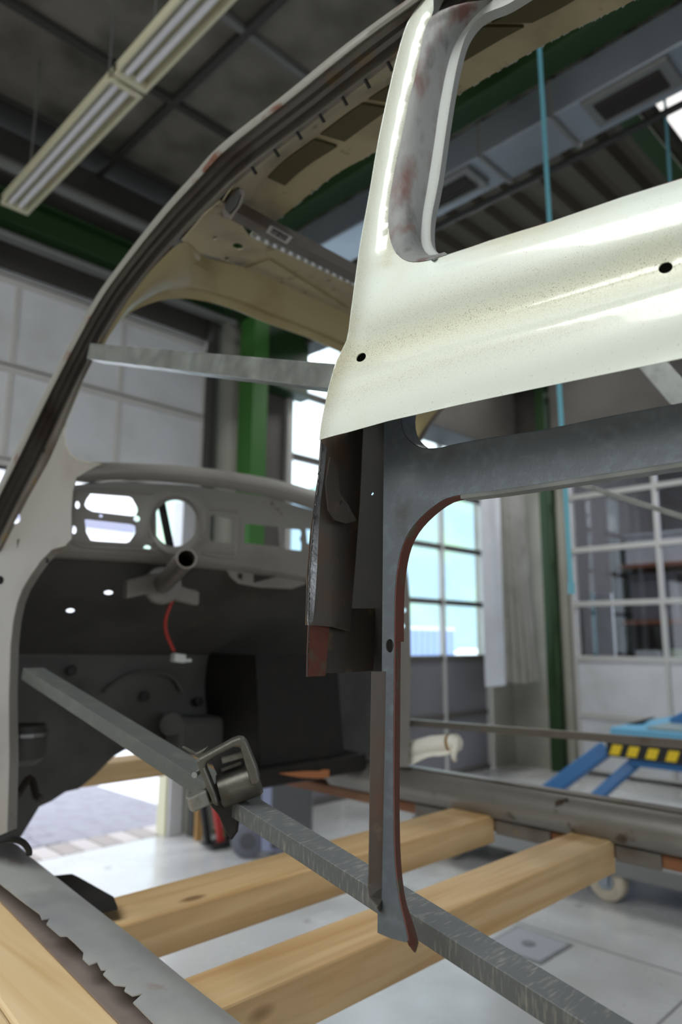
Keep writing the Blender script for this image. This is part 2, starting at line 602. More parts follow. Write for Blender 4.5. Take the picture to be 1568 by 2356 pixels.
M['hill'] = mat('hill_green', '#9db4c2', 0.95, spots=[('#a9c2a4', 0.12, 0.45, 0.65, 6)])  # haze and glare are put into the pale hill colour
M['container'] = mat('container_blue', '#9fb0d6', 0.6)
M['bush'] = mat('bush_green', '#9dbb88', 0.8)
M['bldg_white'] = mat('building_white', '#eceae8', 0.8)
M['bldg_grey'] = mat('building_grey', '#8a8a9c', 0.8)
M['label_white'] = mat('sticker', '#b5b2ae', 0.6)
M['label_print'] = mat('sticker_print', '#7c7673', 0.6, spots=[('#4c4745', 160, 0.45, 0.55, 2)])
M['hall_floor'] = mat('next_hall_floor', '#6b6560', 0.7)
M['crate_green'] = mat('pale_green_plastic', '#bcc8a8', 0.5)
M['crate_white'] = mat('white_plastic', '#d6dcda', 0.5)
M['plank_red'] = mat('reddish_shelf', '#96604a', 0.7)
M['green_shade'] = mat('green_girder_paint', '#203d1b', 0.5)  # the column green darkened, shade of the girders put into the paint
M['upper_wall'] = mat('upper_wall_dark', '#403d38', 0.8, spots=[('#322f2b', 2, 0.45, 0.7, 5)])
M['galv_dull'] = mat('galv_dull', '#585c5a', 0.55, 0.25, spots=[('#686a62', 30, 0.5, 0.72, 4)], bump=(200, 0.1))  # galvanised grey darkened for the shade near the hinge pillar
M['galv_sawn'] = mat('galv_sawn', '#5f6364', 0.5, 0.3, spots=[('#8b8c86', 55, 0.52, 0.74, 5)], stretch=(1, 6, 1), bump=(260, 0.3))
M['drain_cover'] = mat('drain_cover', '#9fa0a4', 0.5, 0.1)
# ------------------------------------------------------------------ the hall
YF, XR, ZC = 4.56, 7.40, 4.70


def struct(o, label=None):
    o['kind'] = 'structure'
    if label:
        o['label'] = label
    return o


fl = struct(box('floor', -4.6, XR + 0.2, -5.2, YF + 0.1, -0.12, 0.0, M['concrete'], bevel=0), 'pale grey sealed concrete workshop floor')
for y in (1.2,):
    box('expansion_joint', -4.6, XR, y - 0.004, y + 0.004, -0.001, 0.001, M['pipe_grey'], fl, bevel=0)
for x in (3.3,):
    box('expansion_joint', x - 0.004, x + 0.004, -5.2, YF, -0.001, 0.001, M['pipe_grey'], fl, bevel=0)

# front wall: masonry between the two sectional doors, lintels above
w = MB()
w.box(-4.6, -0.62, YF, YF + 0.2, 0, ZC)
w.box(3.04, 3.80, YF, YF + 0.2, 0, ZC)
w.box(6.98, XR + 0.2, YF, YF + 0.2, 0, ZC)
struct(w.build('wall_front', M['wall_paint'], bevel=0.004), 'pale grey front wall between the sectional doors')
struct(box('wall_front_lintel', -0.62, 3.04, YF, YF + 0.2, 3.72, ZC, M['upper_wall'], bevel=0), 'dark upper front wall above the raised white door')
struct(box('wall_front_lintel_right', 3.80, 6.98, YF, YF + 0.2, 4.22, ZC, M['upper_wall'], bevel=0), 'dark upper front wall above the glazed door')
w = MB()
w.box(XR, XR + 0.2, 3.80, YF, 3.4, ZC)
w.box(XR, XR + 0.2, -0.95, 3.80, 4.25, ZC)
struct(w.build('wall_right_upper', M['upper_wall'], bevel=0.004), 'dark upper right wall above the glazed door')
# right wall
w = MB()
w.box(XR, XR + 0.2, 3.80, YF, 0, 3.4)
w.box(XR, XR + 0.2, -5.2, -0.95, 0, ZC)
struct(w.build('wall_right', M['wall_paint'], bevel=0.004), 'pale wall beside the glazed door of the next bay')
struct(box('wall_left', -4.8, -4.6, -5.2, YF + 0.2, 0, ZC, M['wall_paint'], bevel=0), 'pale wall behind the photographer on the left')
w = MB()
w.box(-4.6, -3.2, -5.4, -5.2, 0, ZC)
w.box(2.6, XR + 0.2, -5.4, -5.2, 0, ZC)
w.box(-3.2, 2.6, -5.4, -5.2, 3.2, ZC)
w.box(-3.2, 2.6, -5.4, -5.2, 0, 1.6)
struct(w.build('wall_back', M['wall_paint']), 'pale wall with a window band behind the photographer')

# ceiling: board panels in a grid on the left bay, ribbed sheet on the right bay
ce = struct(box('ceiling', -4.7, 3.30, -5.3, YF + 0.1, ZC + 0.05, ZC + 0.12, M['ceil_bar'], bevel=0), 'dim suspended ceiling of stained grey boards')
pw, pd = 1.25, 0.745
pm = None
for i in range(-3, 2):
    for j in range(-1, 6):
        x0, y0 = 2.03 + (i - 1) * pw, 2.80 + (j - 3) * pd
        if y0 + pd > YF + 0.05 or x0 + pw > 3.32:
            continue
        if pm is None:
            pm = box('ceiling_panel', 0.01, pw - 0.01, 0.01, pd - 0.01, 0, 0.03, M['ceil_panel'], ce, bevel=0.004)
            o = pm
        else:
            o = pm.copy()
            COL.objects.link(o)
            o.parent = ce
        o.location = (x0, y0, ZC + 0.012 + 0.004 * random.random())
        o.rotation_euler = (random.uniform(-0.004, 0.004), random.uniform(-0.004, 0.004), 0)
for i in range(-3, 3):
    x = 2.03 + (i - 1) * pw
    if x < 3.3:
        box('ceiling_bar', x - 0.022, x + 0.022, -3, YF, ZC - 0.035, ZC + 0.012, M['ceil_bar'], ce, bevel=0.003)
for j in range(-1, 7):
    y = 2.80 + (j - 3) * pd
    if y < YF:
        box('ceiling_bar', -4.6, 3.28, y - 0.022, y + 0.022, ZC - 0.03, ZC + 0.01, M['pipe_grey' if j == 3 else 'ceil_bar'], ce, bevel=0.003)
box('ceiling_edge', 3.26, 3.31, -5.3, YF, ZC - 0.05, ZC + 0.1, M['ceil_bar'], ce)
prof = []
y = -5.3
while y < YF:
    prof += [(y, ZC + 0.06), (y + 0.07, ZC + 0.06), (y + 0.11, ZC), (y + 0.21, ZC)]
    y += 0.25
rc = loft('ceiling_ribs', [[Vector((3.31, a, b)) for a, b in prof], [Vector((XR + 0.15, a, b)) for a, b in prof]], M['ceil_rib'], ce, smooth=False, thick=0.003)
rc['kind'] = 'structure'

# floor drain with a square steel cover
c = P(1215, 2172, Z=0.004)
dr = thing('floor_drain', 'square steel drain cover set in the concrete floor', 'drain', (c.x, c.y, 0.0))
box('cover_plate', c.x - 0.13, c.x + 0.13, c.y - 0.13, c.y + 0.13, 0, 0.006, M['drain_cover'], dr, bevel=0.002)
box('drain_frame', c.x - 0.145, c.x + 0.145, c.y - 0.145, c.y + 0.145, -0.004, 0.003, M['pipe_grey'], dr, bevel=0)
MB().cyl((c.x, c.y, 0.004), (c.x, c.y, 0.009), 0.03).build('lifting_boss', M['pipe_grey'], dr)

# ---- door_1: raised sectional door on the left (opaque panels), open below
d1 = thing('door_1', None, None, (1.2, YF, 2.45))
struct(d1, 'raised white sectional door at the left, open underneath')
zs = [2.45, 3.06, 3.65]
xs = [-0.60, 0.15, 0.90, 1.55, 2.30, 3.00]
for a, b in zip(zs, zs[1:]):
    for k, (x0, x1) in enumerate(zip(xs, xs[1:])):
        box('door_panel', x0 + 0.012, x1 - 0.012, YF - 0.02, YF + 0.015, a + 0.03, b - 0.03, M['door_panel'], d1, bevel=0.004)
for z in zs:
    box('rail', -0.60, 3.00, YF - 0.035, YF + 0.02, z - 0.032, z + 0.032, M['door_frame'], d1, bevel=0.006)
    box('joint_gap', -0.60, 3.00, YF - 0.037, YF - 0.034, z + 0.006, z + 0.016, M['ceil_bar'], d1, bevel=0)
for x in xs:
    box('stile', x - 0.02, x + 0.02, YF - 0.03, YF + 0.02, 2.46, 3.64, M['door_frame'], d1, bevel=0.004)
box('bottom_seal', -0.60, 3.00, YF - 0.02, YF + 0.02, 2.40, 2.42, M['rubber'], d1, bevel=0)
box('guide_track', 3.01, 3.07, YF - 0.10, YF - 0.03, 0, 3.9, M['ceil_bar'], d1, bevel=0.003)
box('jamb', 3.075, 3.13, YF - 0.05, YF - 0.005, 0, 3.9, M['pipe_grey'], d1, bevel=0.003)
MB().cyl((-0.6, YF - 0.12, 3.86), (3.1, YF - 0.12, 3.86), 0.018).build('torsion_shaft', M['pipe_grey'], d1)
r = MB()
for x in (1.17, 1.32):
    r.cyl((x - 0.02, YF - 0.12, 3.74), (x + 0.03, YF - 0.10, 3.74), 0.03)
r.box(1.20, 1.30, YF - 0.10, YF - 0.04, 3.64, 3.76)
r.build('roller_bracket', M['galv'], d1, bevel=0.003)
# narrow post of light steel and yellow guard at the jamb foot
box('jamb_cover', 2.90, 3.01, YF + 0.03, YF + 0.16, 0.0, 2.4, M['door_panel'], d1, bevel=0.004)
box('yellow_guard', 2.88, 2.90, YF + 0.05, YF + 0.16, 0.0, 0.55, M['lamp_cream'], d1, bevel=0.004)


# ---- door_2 : glazed sectional door in the front wall, door_3 : the same in the right wall
def glazed_door(name, label, pos, cols, rows, solid, hmat, vmat, pmat, gmat, base):
    root = thing(name, None, None, base)
    struct(root, label)

    def bx(n, u0, u1, d0, d1, z0, z1, m, bevel=0.004):
        if pos[0] == 'y':
            return box(n, u0, u1, pos[1] + d0, pos[1] + d1, z0, z1, m, root, bevel=bevel)
        return box(n, pos[1] + d0, pos[1] + d1, u0, u1, z0, z1, m, root, bevel=bevel)
    u0, u1 = cols[0], cols[-1]
    for k, z in enumerate(rows):
        bx('rail', u0, u1, -0.03, 0.03, z - 0.028, z + 0.028, hmat)
    for u in cols:
        bx('stile', u - 0.022, u + 0.022, -0.034, 0.028, rows[0], rows[-1], vmat)
    for a, b in zip(rows, rows[1:]):
        for c0, c1 in zip(cols, cols[1:]):
            if b <= solid + 0.01:
                bx('door_panel', c0 + 0.02, c1 - 0.02, -0.012, 0.02, a + 0.025, b - 0.025, pmat)
            else:
                bx('pane', c0 + 0.015, c1 - 0.015, -0.004, 0.004, a + 0.02, b - 0.02, gmat, 0)
    return root


rows = [0.03, 0.60, 1.19, 1.77, 2.36, 2.96, 3.56, 4.15]
d2 = glazed_door('door_2', 'glazed sectional door in the front wall with sky and hills outside', ('y', YF + 0.05), [3.86, 4.62, 5.38, 6.13, 6.92], rows, 1.19,
                 M['mullion_dark'], M['door_frame'], M['door_dark'], M['glass'], (5.4, YF + 0.05, 0))
MB().cyl((5.22, YF + 0.01, 1.0), (5.22, YF - 0.03, 1.0), 0.085, 28).build('handle_rosette', M['pipe_grey'], d2, bevel=0.004)
MB().cyl((5.22, YF - 0.03, 1.0), (5.22, YF - 0.05, 1.0), 0.05, 24).build('handle_knob', M['door_frame'], d2, bevel=0.004)
d3 = glazed_door('door_3', 'glazed sectional door in the right wall to the next bay', ('x', XR), [3.76, 2.80, 1.86, 0.92, -0.02, -0.92][::-1], rows, 1.19,
                 M['door_frame'], M['door_frame'], M['door_panel'], M['glass_dim'], (XR, 2.0, 0))
box('bottom_seal', XR - 0.03, XR + 0.03, -0.92, 3.76, 0.0, 0.03, M['rubber'], d3, bevel=0)
box('frame_post', XR - 0.06, XR + 0.02, 3.80, 3.88, 0, 4.2, M['wall_paint'], d3, bevel=0.004)

# green steel: column between the doors, tie beam along the front, edge of a column by the right wall, ceiling girders
gc = thing('green_column', 'green painted steel column between the two front doors', 'column', (3.34, 4.35, 0))
box('side_plate', 3.27, 3.28, 4.262, 4.44, 0, ZC, M['green_steel'], gc, bevel=0.002)
box('side_plate', 3.40, 3.41, 4.262, 4.44, 0, ZC, M['green_steel'], gc, bevel=0.002)
box('front_plate', 3.265, 3.415, 4.25, 4.262, 0, ZC, M['green_steel'], gc, bevel=0.002)
box('base_plate', 3.20, 3.48, 4.20, 4.50, 0, 0.015, M['green_steel'], gc, bevel=0.003)
fpst = thing('shade_post', 'dark post added for the shadow on the wall left of the glazed front door', 'post', (3.66, 4.5, 0))
box('shade_cover', 3.50, 3.80, 4.46, 4.55, 0, 4.3, M['mullion_dark'], fpst, bevel=0.004)  # added dark panel where the wall lies in shadow
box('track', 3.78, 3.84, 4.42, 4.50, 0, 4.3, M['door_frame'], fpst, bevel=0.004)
gc2 = thing('green_column', 'shade-darkened green steel column edge beside the glazed right wall door', 'column', (XR - 0.1, 3.86, 0))
box('front_flange', XR - 0.20, XR - 0.06, 3.90, 3.915, 0, ZC, M['green_shade'], gc2, bevel=0.003)
box('web', XR - 0.135, XR - 0.12, 3.915, 4.05, 0, ZC, M['green_shade'], gc2, bevel=0)
gb = thing('green_tie_beam', 'green steel tie beam above the raised white door', 'beam', (1.3, 4.42, 3.95))
box('lower_flange', -4.6, 3.30, 4.34, 4.50, 3.93, 3.945, M['green_shade'], gb, bevel=0.003)
box('web', -4.6, 3.30, 4.415, 4.425, 3.945, 4.13, M['green_shade'], gb, bevel=0)
box('upper_flange', -4.6, 3.30, 4.34, 4.50, 4.13, 4.145, M['green_shade'], gb, bevel=0.003)
gb = thing('green_tie_beam', 'green steel tie beam over the windscreen opening right of the column', 'beam', (4.6, 4.40, 3.9))
box('web', 3.47, 3.95, 4.36, 4.38, 3.42, 4.1, M['green_shade'], gb, bevel=0)
box('lower_flange', 3.47, 3.95, 4.28, 4.46, 3.40, 3.42, M['green_shade'], gb, bevel=0.003)
gg = thing('green_girder', 'long shade-darkened green ceiling girder beside the ventilation duct', 'girder', (2.94, 1, 4.22))
box('lower_flange', 2.86, 3.015, -4.5, 4.2, 4.22, 4.24, M['green_shade'], gg, bevel=0.003)
box('web', 2.93, 2.945, -4.5, 4.2, 4.24, 4.62, M['green_shade'], gg, bevel=0)
box('upper_flange', 2.86, 3.015, -4.5, 4.2, 4.62, 4.64, M['green_shade'], gg, bevel=0.003)
pu = thing('green_purlin', 'shade-darkened green steel purlin beside the daylight strip', 'beam', (5.2, 1.48, 4.5))
box('flange', 3.6, XR, 1.43, 1.55, 4.52, 4.535, M['green_shade'], pu, bevel=0.003)
box('web', 3.6, XR, 1.485, 1.495, 4.535, 4.68, M['green_shade'], pu, bevel=0)
# short crane rail at the front wall above the glazed door
cr = thing('crane_rail', 'dark steel rail bracket above the corner of the glazed door', 'rail', (4.02, 3.9, 3.9))
box('rail_web', 3.99, 4.01, 3.3, YF, 3.93, 4.15, M['ceil_bar'], cr, bevel=0)
box('rail_flange', 3.90, 4.10, 3.3, YF, 3.90, 3.93, M['ceil_bar'], cr, bevel=0.003)

cbx = thing('curtain_box', 'long dark box above the right half of the glazed front door', 'box', (6.1, 4.3, 3.5))
box('casing', 4.75, 6.95, 4.14, 4.54, 3.50, 4.22, M['upper_wall'], cbx, bevel=0.01)
box('lower_trim', 4.74, 6.96, 4.12, 4.54, 3.46, 3.50, M['ceil_bar'], cbx, bevel=0.004)
dbx = thing('shutter_box', 'long dark box above the glazed right wall door', 'box', (7.1, 1.4, 3.5))
box('casing', 6.98, 7.35, -1.0, 3.72, 3.46, 4.3, M['upper_wall'], dbx, bevel=0.01)
box('lower_trim', 6.96, 7.35, -1.0, 3.74, 3.42, 3.46, M['ceil_bar'], dbx, bevel=0.004)

# ventilation duct with two grilles
du = thing('ventilation_duct', 'galvanised ventilation duct with dark grilles under the ribbed ceiling', 'duct', (3.15, 1, 4.0))
box('duct_body', 3.02, 3.32, -2.0, 3.7, 4.00, 4.21, M['duct'], du, bevel=0.01)
for y in (-0.6, 0.45, 1.52, 1.95, 2.6, 3.4):
    box('duct_flange', 3.017, 3.335, y - 0.012, y + 0.012, 3.985, 4.212, M['pipe_grey'], du, bevel=0.003)
for k, y in enumerate((1.16, 2.25)):
    g = box('grille_frame', 3.03, 3.25, y - 0.21, y + 0.21, 3.975, 4.00, M['pipe_grey'], du, bevel=0.004)
    box('grille_mesh', 3.07, 3.21, y - 0.16, y + 0.16, 3.968, 3.976, M['grille_dark'], g, bevel=0)
    for q in range(5):
        box('slat', 3.08 + q * 0.028, 3.086 + q * 0.028, y - 0.16, y + 0.16, 3.962, 3.972, M['grille_dark'], g, bevel=0)
pi = MB().cyl((3.43, -2.5, 4.02), (3.43, 4.4, 4.02), 0.02)
tag(pi.build('black_pipe', M['pipe_black'], smooth=True), 'thin black pipe running below the ribbed ceiling', 'pipe')
pi = MB().cyl((-1.5, 4.24, 4.23), (2.84, 4.24, 4.23), 0.045)
tag(pi.build('grey_pipe', M['pipe_grey'], smooth=True), 'grey pipe along the front wall above the green beam', 'pipe')
pi = MB().cyl((-1.5, 4.34, 3.84), (3.15, 4.34, 3.84), 0.02)
tag(pi.build('conduit_pipe', M['pipe_grey'], smooth=True), 'thin conduit just below the green tie beam', 'pipe')
# daylight strip in the right roof
sk = thing('skylight', 'bright daylight strip in the ribbed ceiling at far right', 'skylight', (5.2, 0.9, ZC - 0.02))
box('frame', 4.02, 6.06, 0.44, 1.42, ZC - 0.04, ZC - 0.01, M['ceil_bar'], sk, bevel=0.004)
sk_m = emit_mat('skylight_sheet', '#f4f1ee', 1.3)
box('sheet', 4.08, 6.0, 0.50, 1.38, ZC - 0.045, ZC - 0.03, sk_m, sk, bevel=0)

# twin tube lamps hung in a row
for k, (y0, y1, lb) in enumerate(((2.72, 4.06, 'unlit twin tube batten lamp nearest the front wall'), (1.36, 2.70, 'unlit twin tube batten lamp second from the front wall'))):
    z = CAM.z + 2.5
    t = thing('batten_lamp', lb, 'lamp', (1.32, (y0 + y1) / 2, z), 'batten lamps in a row')
    b = MB()
    b.box(1.24, 1.255, y0, y1, z, z + 0.05)
    b.box(1.385, 1.40, y0, y1, z - 0.005, z + 0.05)
    b.box(1.255, 1.385, y0, y1, z + 0.045, z + 0.06)
    b.build('tray', M['lamp_cream'], t, bevel=0.002)
    for x in (1.288, 1.343):
        MB().cyl((x, y0 + 0.03, z + 0.018), (x, y1 - 0.03, z + 0.018), 0.016, 14).build('tube', M['lamp_tube'], t, smooth=True)
    for y in (y0, y1 - 0.03):
        box('end_cap', 1.24, 1.40, y, y + 0.03, z - 0.008, z + 0.05, M['lamp_cream'], t, bevel=0.004)
    for y in (y0 + 0.2, y1 - 0.2):
        MB().cyl((1.32, y, z + 0.05), (1.32, y, ZC + 0.02), 0.006, 8).build('hanger', M['pipe_grey'], t)

# teal lashing strap hanging from the roof, and a thinner one behind
a, b_ = P(1240, 110, X=2.7), P(1313, 1350, X=2.7)
top = a + (a - b_) * ((ZC - 0.02 - a.z) / (a.z - b_.z))
s = MB().bar(top, b_, _r0, 0.020, 0.003)
s.bar(b_ + Vector((0, 0, 0.02)), b_ + Vector((0, 0, -0.03)), _r0, 0.024, 0.012)
tag(s.build('lashing_strap', M['strap_teal'], bevel=0.001), 'broad teal lashing strap hanging down behind the white body panel', 'strap')
a, b_ = P(1530, 255, X=4.05), P(1545, 480, X=4.05)
tag(MB().bar(a + (a - b_) * 0.3, b_ + (b_ - a) * 0.5, _r0, 0.018, 0.003).build('lashing_strap', M['strap_teal']), 'thin teal strap hanging at far right below the skylight', 'strap')

# folded tarpaulin curtain hanging beside the glazed door
root = thing('tarpaulin_curtain', 'grey folded tarpaulin curtain hanging beside the glazed front door', 'curtain', (6.6, 4.05, 0.95))
x0, x1 = P(1146, 1400, Y=4.05).x, P(1246, 1500, Y=4.05).x
rowsv = []
for j, z in enumerate([0.94 + 0.12 * q for q in range(21)]):
    r_ = []
    sp = 0.78 + 0.22 * (1 - min(1, j / 16))
    for i in range(61):
        u = i / 60
        ph = u * 5.2 * 2 * math.pi + 0.5 * math.sin(z * 1.7 + u * 5)
        r_.append(Vector((x0 + (x1 - x0) * u * sp, 4.08 + 0.055 * math.sin(ph) * (0.6 + 0.4 * math.sin(3 * u + z)), z + 0.01 * math.sin(9 * u))))
    rowsv.append(r_)
loft('folded_cloth', rowsv, M['curtain'], root, thick=0.004)
xa = P(1113, 1400, Y=4.0).x
rowsv = [[Vector((xa + (x0 + 0.02 - xa) * i / 8, 4.0 + 0.012 * math.sin(i * 0.8 + z), z)) for i in range(9)] for z in [0.93 + 0.3 * q for q in range(9)]]
loft('flat_edge_strip', rowsv, M['door_panel'], root, thick=0.005)
MB().cyl((xa, 4.06, 3.36), (XR, 4.06, 3.36), 0.02).build('curtain_rod', M['pipe_grey'], root)

# ------------------------------------------------------------------ outside
og = struct(box('ground_outside', -30, 40, YF + 0.1, 60, -0.14, -0.02, M['white_ground'], bevel=0), 'pale bright yard beyond the doors')
pv = struct(box('paving', -2.2, 3.4, YF + 0.42, 9.0, -0.02, -0.008, M['paving'], bevel=0), 'mid grey block paving outside the open door')
for j in range(26):                                   # threshold row of setts
    x0 = -0.60 + j * 0.14
    box('sett', x0 + 0.006, x0 + 0.134, YF + 0.12, YF + 0.40, -0.03, -0.002, M['curb_light' if j % 2 else 'curb_dark'], pv, bevel=0.006)
i = 0
sett = None
for a in range(40):
    for b in range(14):
        if sett is None:
            sett = box('paver', -0.066, 0.066, -0.115, 0.115, -0.02, 0.004, M['paving'], pv, bevel=0.006)
            o = sett
        else:
            o = sett.copy()
            COL.objects.link(o)
            o.parent = pv
        i += 1
        x, y = -0.4 + (a % 20) * 0.14 + 0.035 * (b % 2), YF + 0.55 + b * 0.24
        if a >= 20:
            break
        o.location = (x, y, -0.006 + random.uniform(-0.002, 0.002))
    if a >= 20:
        bpy.data.objects.remove(o)
        break
nb = thing('neighbouring_building', 'white neighbouring building with a grey band across the yard', 'building', (0, 22, 0))
box('facade', -14, 12, 22, 24, 0, 8.5, M['bldg_white'], nb, bevel=0)
box('grey_band', -14, 12, 21.9, 22.05, 4.95, 5.45, M['bldg_grey'], nb, bevel=0)
for k in range(5):
    box('window', -11 + k * 4.5, -9 + k * 4.5, 21.9, 22.05, 6.4, 7.6, M['bldg_grey'], nb, bevel=0)
# hillside
hv, n = [], 40
for i in range(n + 1):
    for j in range(13):
        u, v = i / n, j / 12
        x, y = 10 + 90 * u, 62 + 50 * v - 20 * u
        h = 44 * math.sin(v * 1.5) * (0.75 + 0.25 * math.sin(u * 7)) + 1.2 * random.random()
        hv.append((x, y, h - 0.5))
hf = [(i * 13 + j, (i + 1) * 13 + j, (i + 1) * 13 + j + 1, i * 13 + j + 1) for i in range(n) for j in range(12)]
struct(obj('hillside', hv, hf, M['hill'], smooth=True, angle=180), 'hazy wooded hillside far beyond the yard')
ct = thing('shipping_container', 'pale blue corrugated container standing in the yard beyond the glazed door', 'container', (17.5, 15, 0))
pr, x = [], 14.2
while x < 20.4:
    pr += [(x, 15.0), (x + 0.12, 15.0), (x + 0.16, 14.94), (x + 0.26, 14.94), (x + 0.30, 15.0)]
    x += 0.32
loft('corrugated_side', [[Vector((a, b, 0.15)) for a, b in pr], [Vector((a, b, 1.75)) for a, b in pr]], M['container'], ct, smooth=False, thick=0.01)
box('roof', 14.1, 20.6, 14.95, 17.4, 1.75, 1.85, M['bldg_white'], ct)
box('bottom_rail', 14.1, 20.6, 14.93, 17.4, 0.0, 0.16, M['bldg_white'], ct)
box('end_wall', 20.45, 20.6, 15.0, 17.4, 0.15, 1.75, M['container'], ct)
bs = thing('bush', 'green bush behind the pale blue container', 'bush', (19, 20, 0))
bb = MB()
for k in range(420):
    c = Vector((19 + random.gauss(0, 0.9), 20 + random.gauss(0, 0.7), 1.3 + random.gauss(0, 0.55)))
    a = Vector((random.uniform(-1, 1), random.uniform(-1, 1), random.uniform(-1, 1))).normalized() * 0.22
    d = a.orthogonal() * 0.6
    bb.add([c - a, c + d, c + a, c - d], [(0, 1, 2, 3)])
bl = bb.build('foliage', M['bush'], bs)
bl['kind'] = 'stuff'
MB().cyl((19, 20, 0), (19, 20, 1.4), 0.08, 8).build('stem', M['slat_wood'], bs)

# ------------------------------------------------------------------ next bay behind the right door
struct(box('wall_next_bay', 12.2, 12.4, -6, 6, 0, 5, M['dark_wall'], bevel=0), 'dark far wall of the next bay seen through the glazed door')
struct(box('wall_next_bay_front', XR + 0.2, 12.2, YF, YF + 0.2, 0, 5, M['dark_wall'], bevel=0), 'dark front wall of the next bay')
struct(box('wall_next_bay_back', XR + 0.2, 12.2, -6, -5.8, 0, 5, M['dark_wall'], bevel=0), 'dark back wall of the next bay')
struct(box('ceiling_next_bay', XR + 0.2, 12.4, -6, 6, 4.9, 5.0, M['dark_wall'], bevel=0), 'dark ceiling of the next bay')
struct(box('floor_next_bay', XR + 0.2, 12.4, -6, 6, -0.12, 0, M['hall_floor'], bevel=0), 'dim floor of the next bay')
area('next_bay_fill', (9.6, 0.5, 4.6), (9.8, 2.5, 0.5), 2.0, 2.0, 520, (0.92, 0.92, 1.0))  # added lamp to brighten the next bay, which has no window
sh = thing('storage_rack', 'storage rack with reddish shelves in the next bay', 'rack', (10.6, 3.2, 0))
for z in (0.9, 1.62, 2.42):
    box('shelf', 10.2, 11.2, 1.2, 4.5, z, z + 0.05, M['plank_red'], sh, bevel=0.004)
for y in (1.2, 2.9, 4.46):
    for x in (10.2, 11.16):
        box('upright', x, x + 0.04, y, y + 0.04, 0, 2.9, M['door_dark'], sh, bevel=0)
for (y0, y1, z0, h, mk, nm, lb) in ((3.7, 4.35, 1.67, 0.66, 'door_dark', 'box', 'dark grey box on the middle shelf of the rack'),
                                     (2.9, 3.55, 1.67, 0.6, 'bin', 'box', 'blue grey box on the middle shelf of the rack'),
                                     (4.0, 4.35, 0.95, 0.34, 'crate_white', 'canister', 'white canister on the lowest rack shelf'),
                                     (3.55, 3.9, 0.95, 0.36, 'crate_green', 'canister', 'pale green canister on the lowest rack shelf'),
                                     (1.5, 2.6, 2.47, 0.35, 'crate_white', 'box', 'long white box on the top shelf of the rack'),
                                     (3.2, 4.4, 2.47, 0.45, 'door_panel', 'box', 'broad pale box on the top shelf of the rack')):
    t = thing(nm if nm == 'canister' else 'storage_box', lb, nm, (10.6, (y0 + y1) / 2, z0))
    box('body', 10.3, 10.8, y0, y1, z0, z0 + h * 0.9, M[mk], t, bevel=0.02)
    if nm == 'canister':
        MB().cyl((10.55, (y0 + y1) / 2, z0 + h * 0.88), (10.55, (y0 + y1) / 2, z0 + h), 0.04).build('cap', M['door_dark'], t)
    else:
        box('lid', 10.28, 10.82, y0 - 0.01, y1 + 0.01, z0 + h * 0.9, z0 + h, M[mk], t, bevel=0.01)
pb = thing('partition_board', 'tall pale board leaning inside the next bay', 'board', (9.2, 4.2, 0))
box('face', 9.15, 9.2, 4.12, 4.36, 0, 2.0, M['door_panel'], pb, bevel=0.004)
box('edge_strip', 9.14, 9.21, 4.36, 4.40, 0, 2.0, M['strap_teal'], pb, bevel=0.002)
# ------------------------------------------------------------------ the stripped car body
car = thing('car_body', 'stripped vintage car body shell with white quarter panel and bare grey dashboard', 'car body', (1.1, 0.8, 0.99))
XC = 1.095                                   # centre line of the car


def P2(pts, **k):
    return [P(x, y, **k) for x, y in pts]


def mirror(o, name=None, parent=None):
    """the same pressing on the other flank of the car"""
    me = o.data.copy()
    L = ORG[o.name]
    for v in me.vertices:
        v.co.x = 2 * (XC - L.x) - v.co.x
    me.flip_normals()
    c = bpy.data.objects.new(name or o.name.split('.')[0], me)
    COL.objects.link(c)
    c.parent = parent or o.parent
    ORG[c.name] = L
    for md in o.modifiers:
        n = c.modifiers.new(md.name, md.type)
        for a in ('thickness', 'offset', 'width', 'segments', 'limit_method'):
            if hasattr(md, a):
                setattr(n, a, getattr(md, a))
    return c


# ---- white rear quarter panel
LEFT = [(1000, -60), (972, 0), (941, 46), (921, 102), (896, 204), (870, 327), (850, 444), (829, 561), (819, 633), (808, 716), (800, 775), (790, 800), (772, 836), (753, 904), (739, 971), (734, 1012)]
BOTTOM = [(734, 1012), (765, 1003), (794, 996), (894, 968), (1060, 930), (1254, 889), (1568, 824), (1760, 783)]
SILL = [(1030, 586), (1070, 573), (1125, 554), (1268, 510), (1431, 454), (1568, 411), (1760, 350)]
ROLL_A = [(1060, -60), (1033, 0), (998, 31), (977, 71), (957, 168), (941, 230), (926, 306), (913, 367), (898, 449), (893, 510), (900, 560), (918, 590), (945, 603), (985, 600), (1030, 586)]
ROLL_B = [(1235, -60), (1135, 0), (1074, 58), (1037, 125), (1013, 230), (998, 332), (982, 434), (972, 490), (967, 545), (972, 572), (985, 588), (1004, 592), (1030, 587)]
ROLL_C = [(1275, -60), (1176, 5), (1112, 34), (1074, 78), (1054, 138), (1038, 219), (1023, 316), (1008, 418), (992, 500), (990, 551), (996, 571), (1005, 582), (1018, 587), (1031, 585.5)]
leftx = sorted([(y, x) for x, y in LEFT])
rollx = sorted([(y, x) for x, y in ROLL_A[:10]])
groove = [(700, 862), (830, 821), (950, 780), (1087, 738), (1253, 694), (1400, 653), (1530, 615), (1760, 545)]


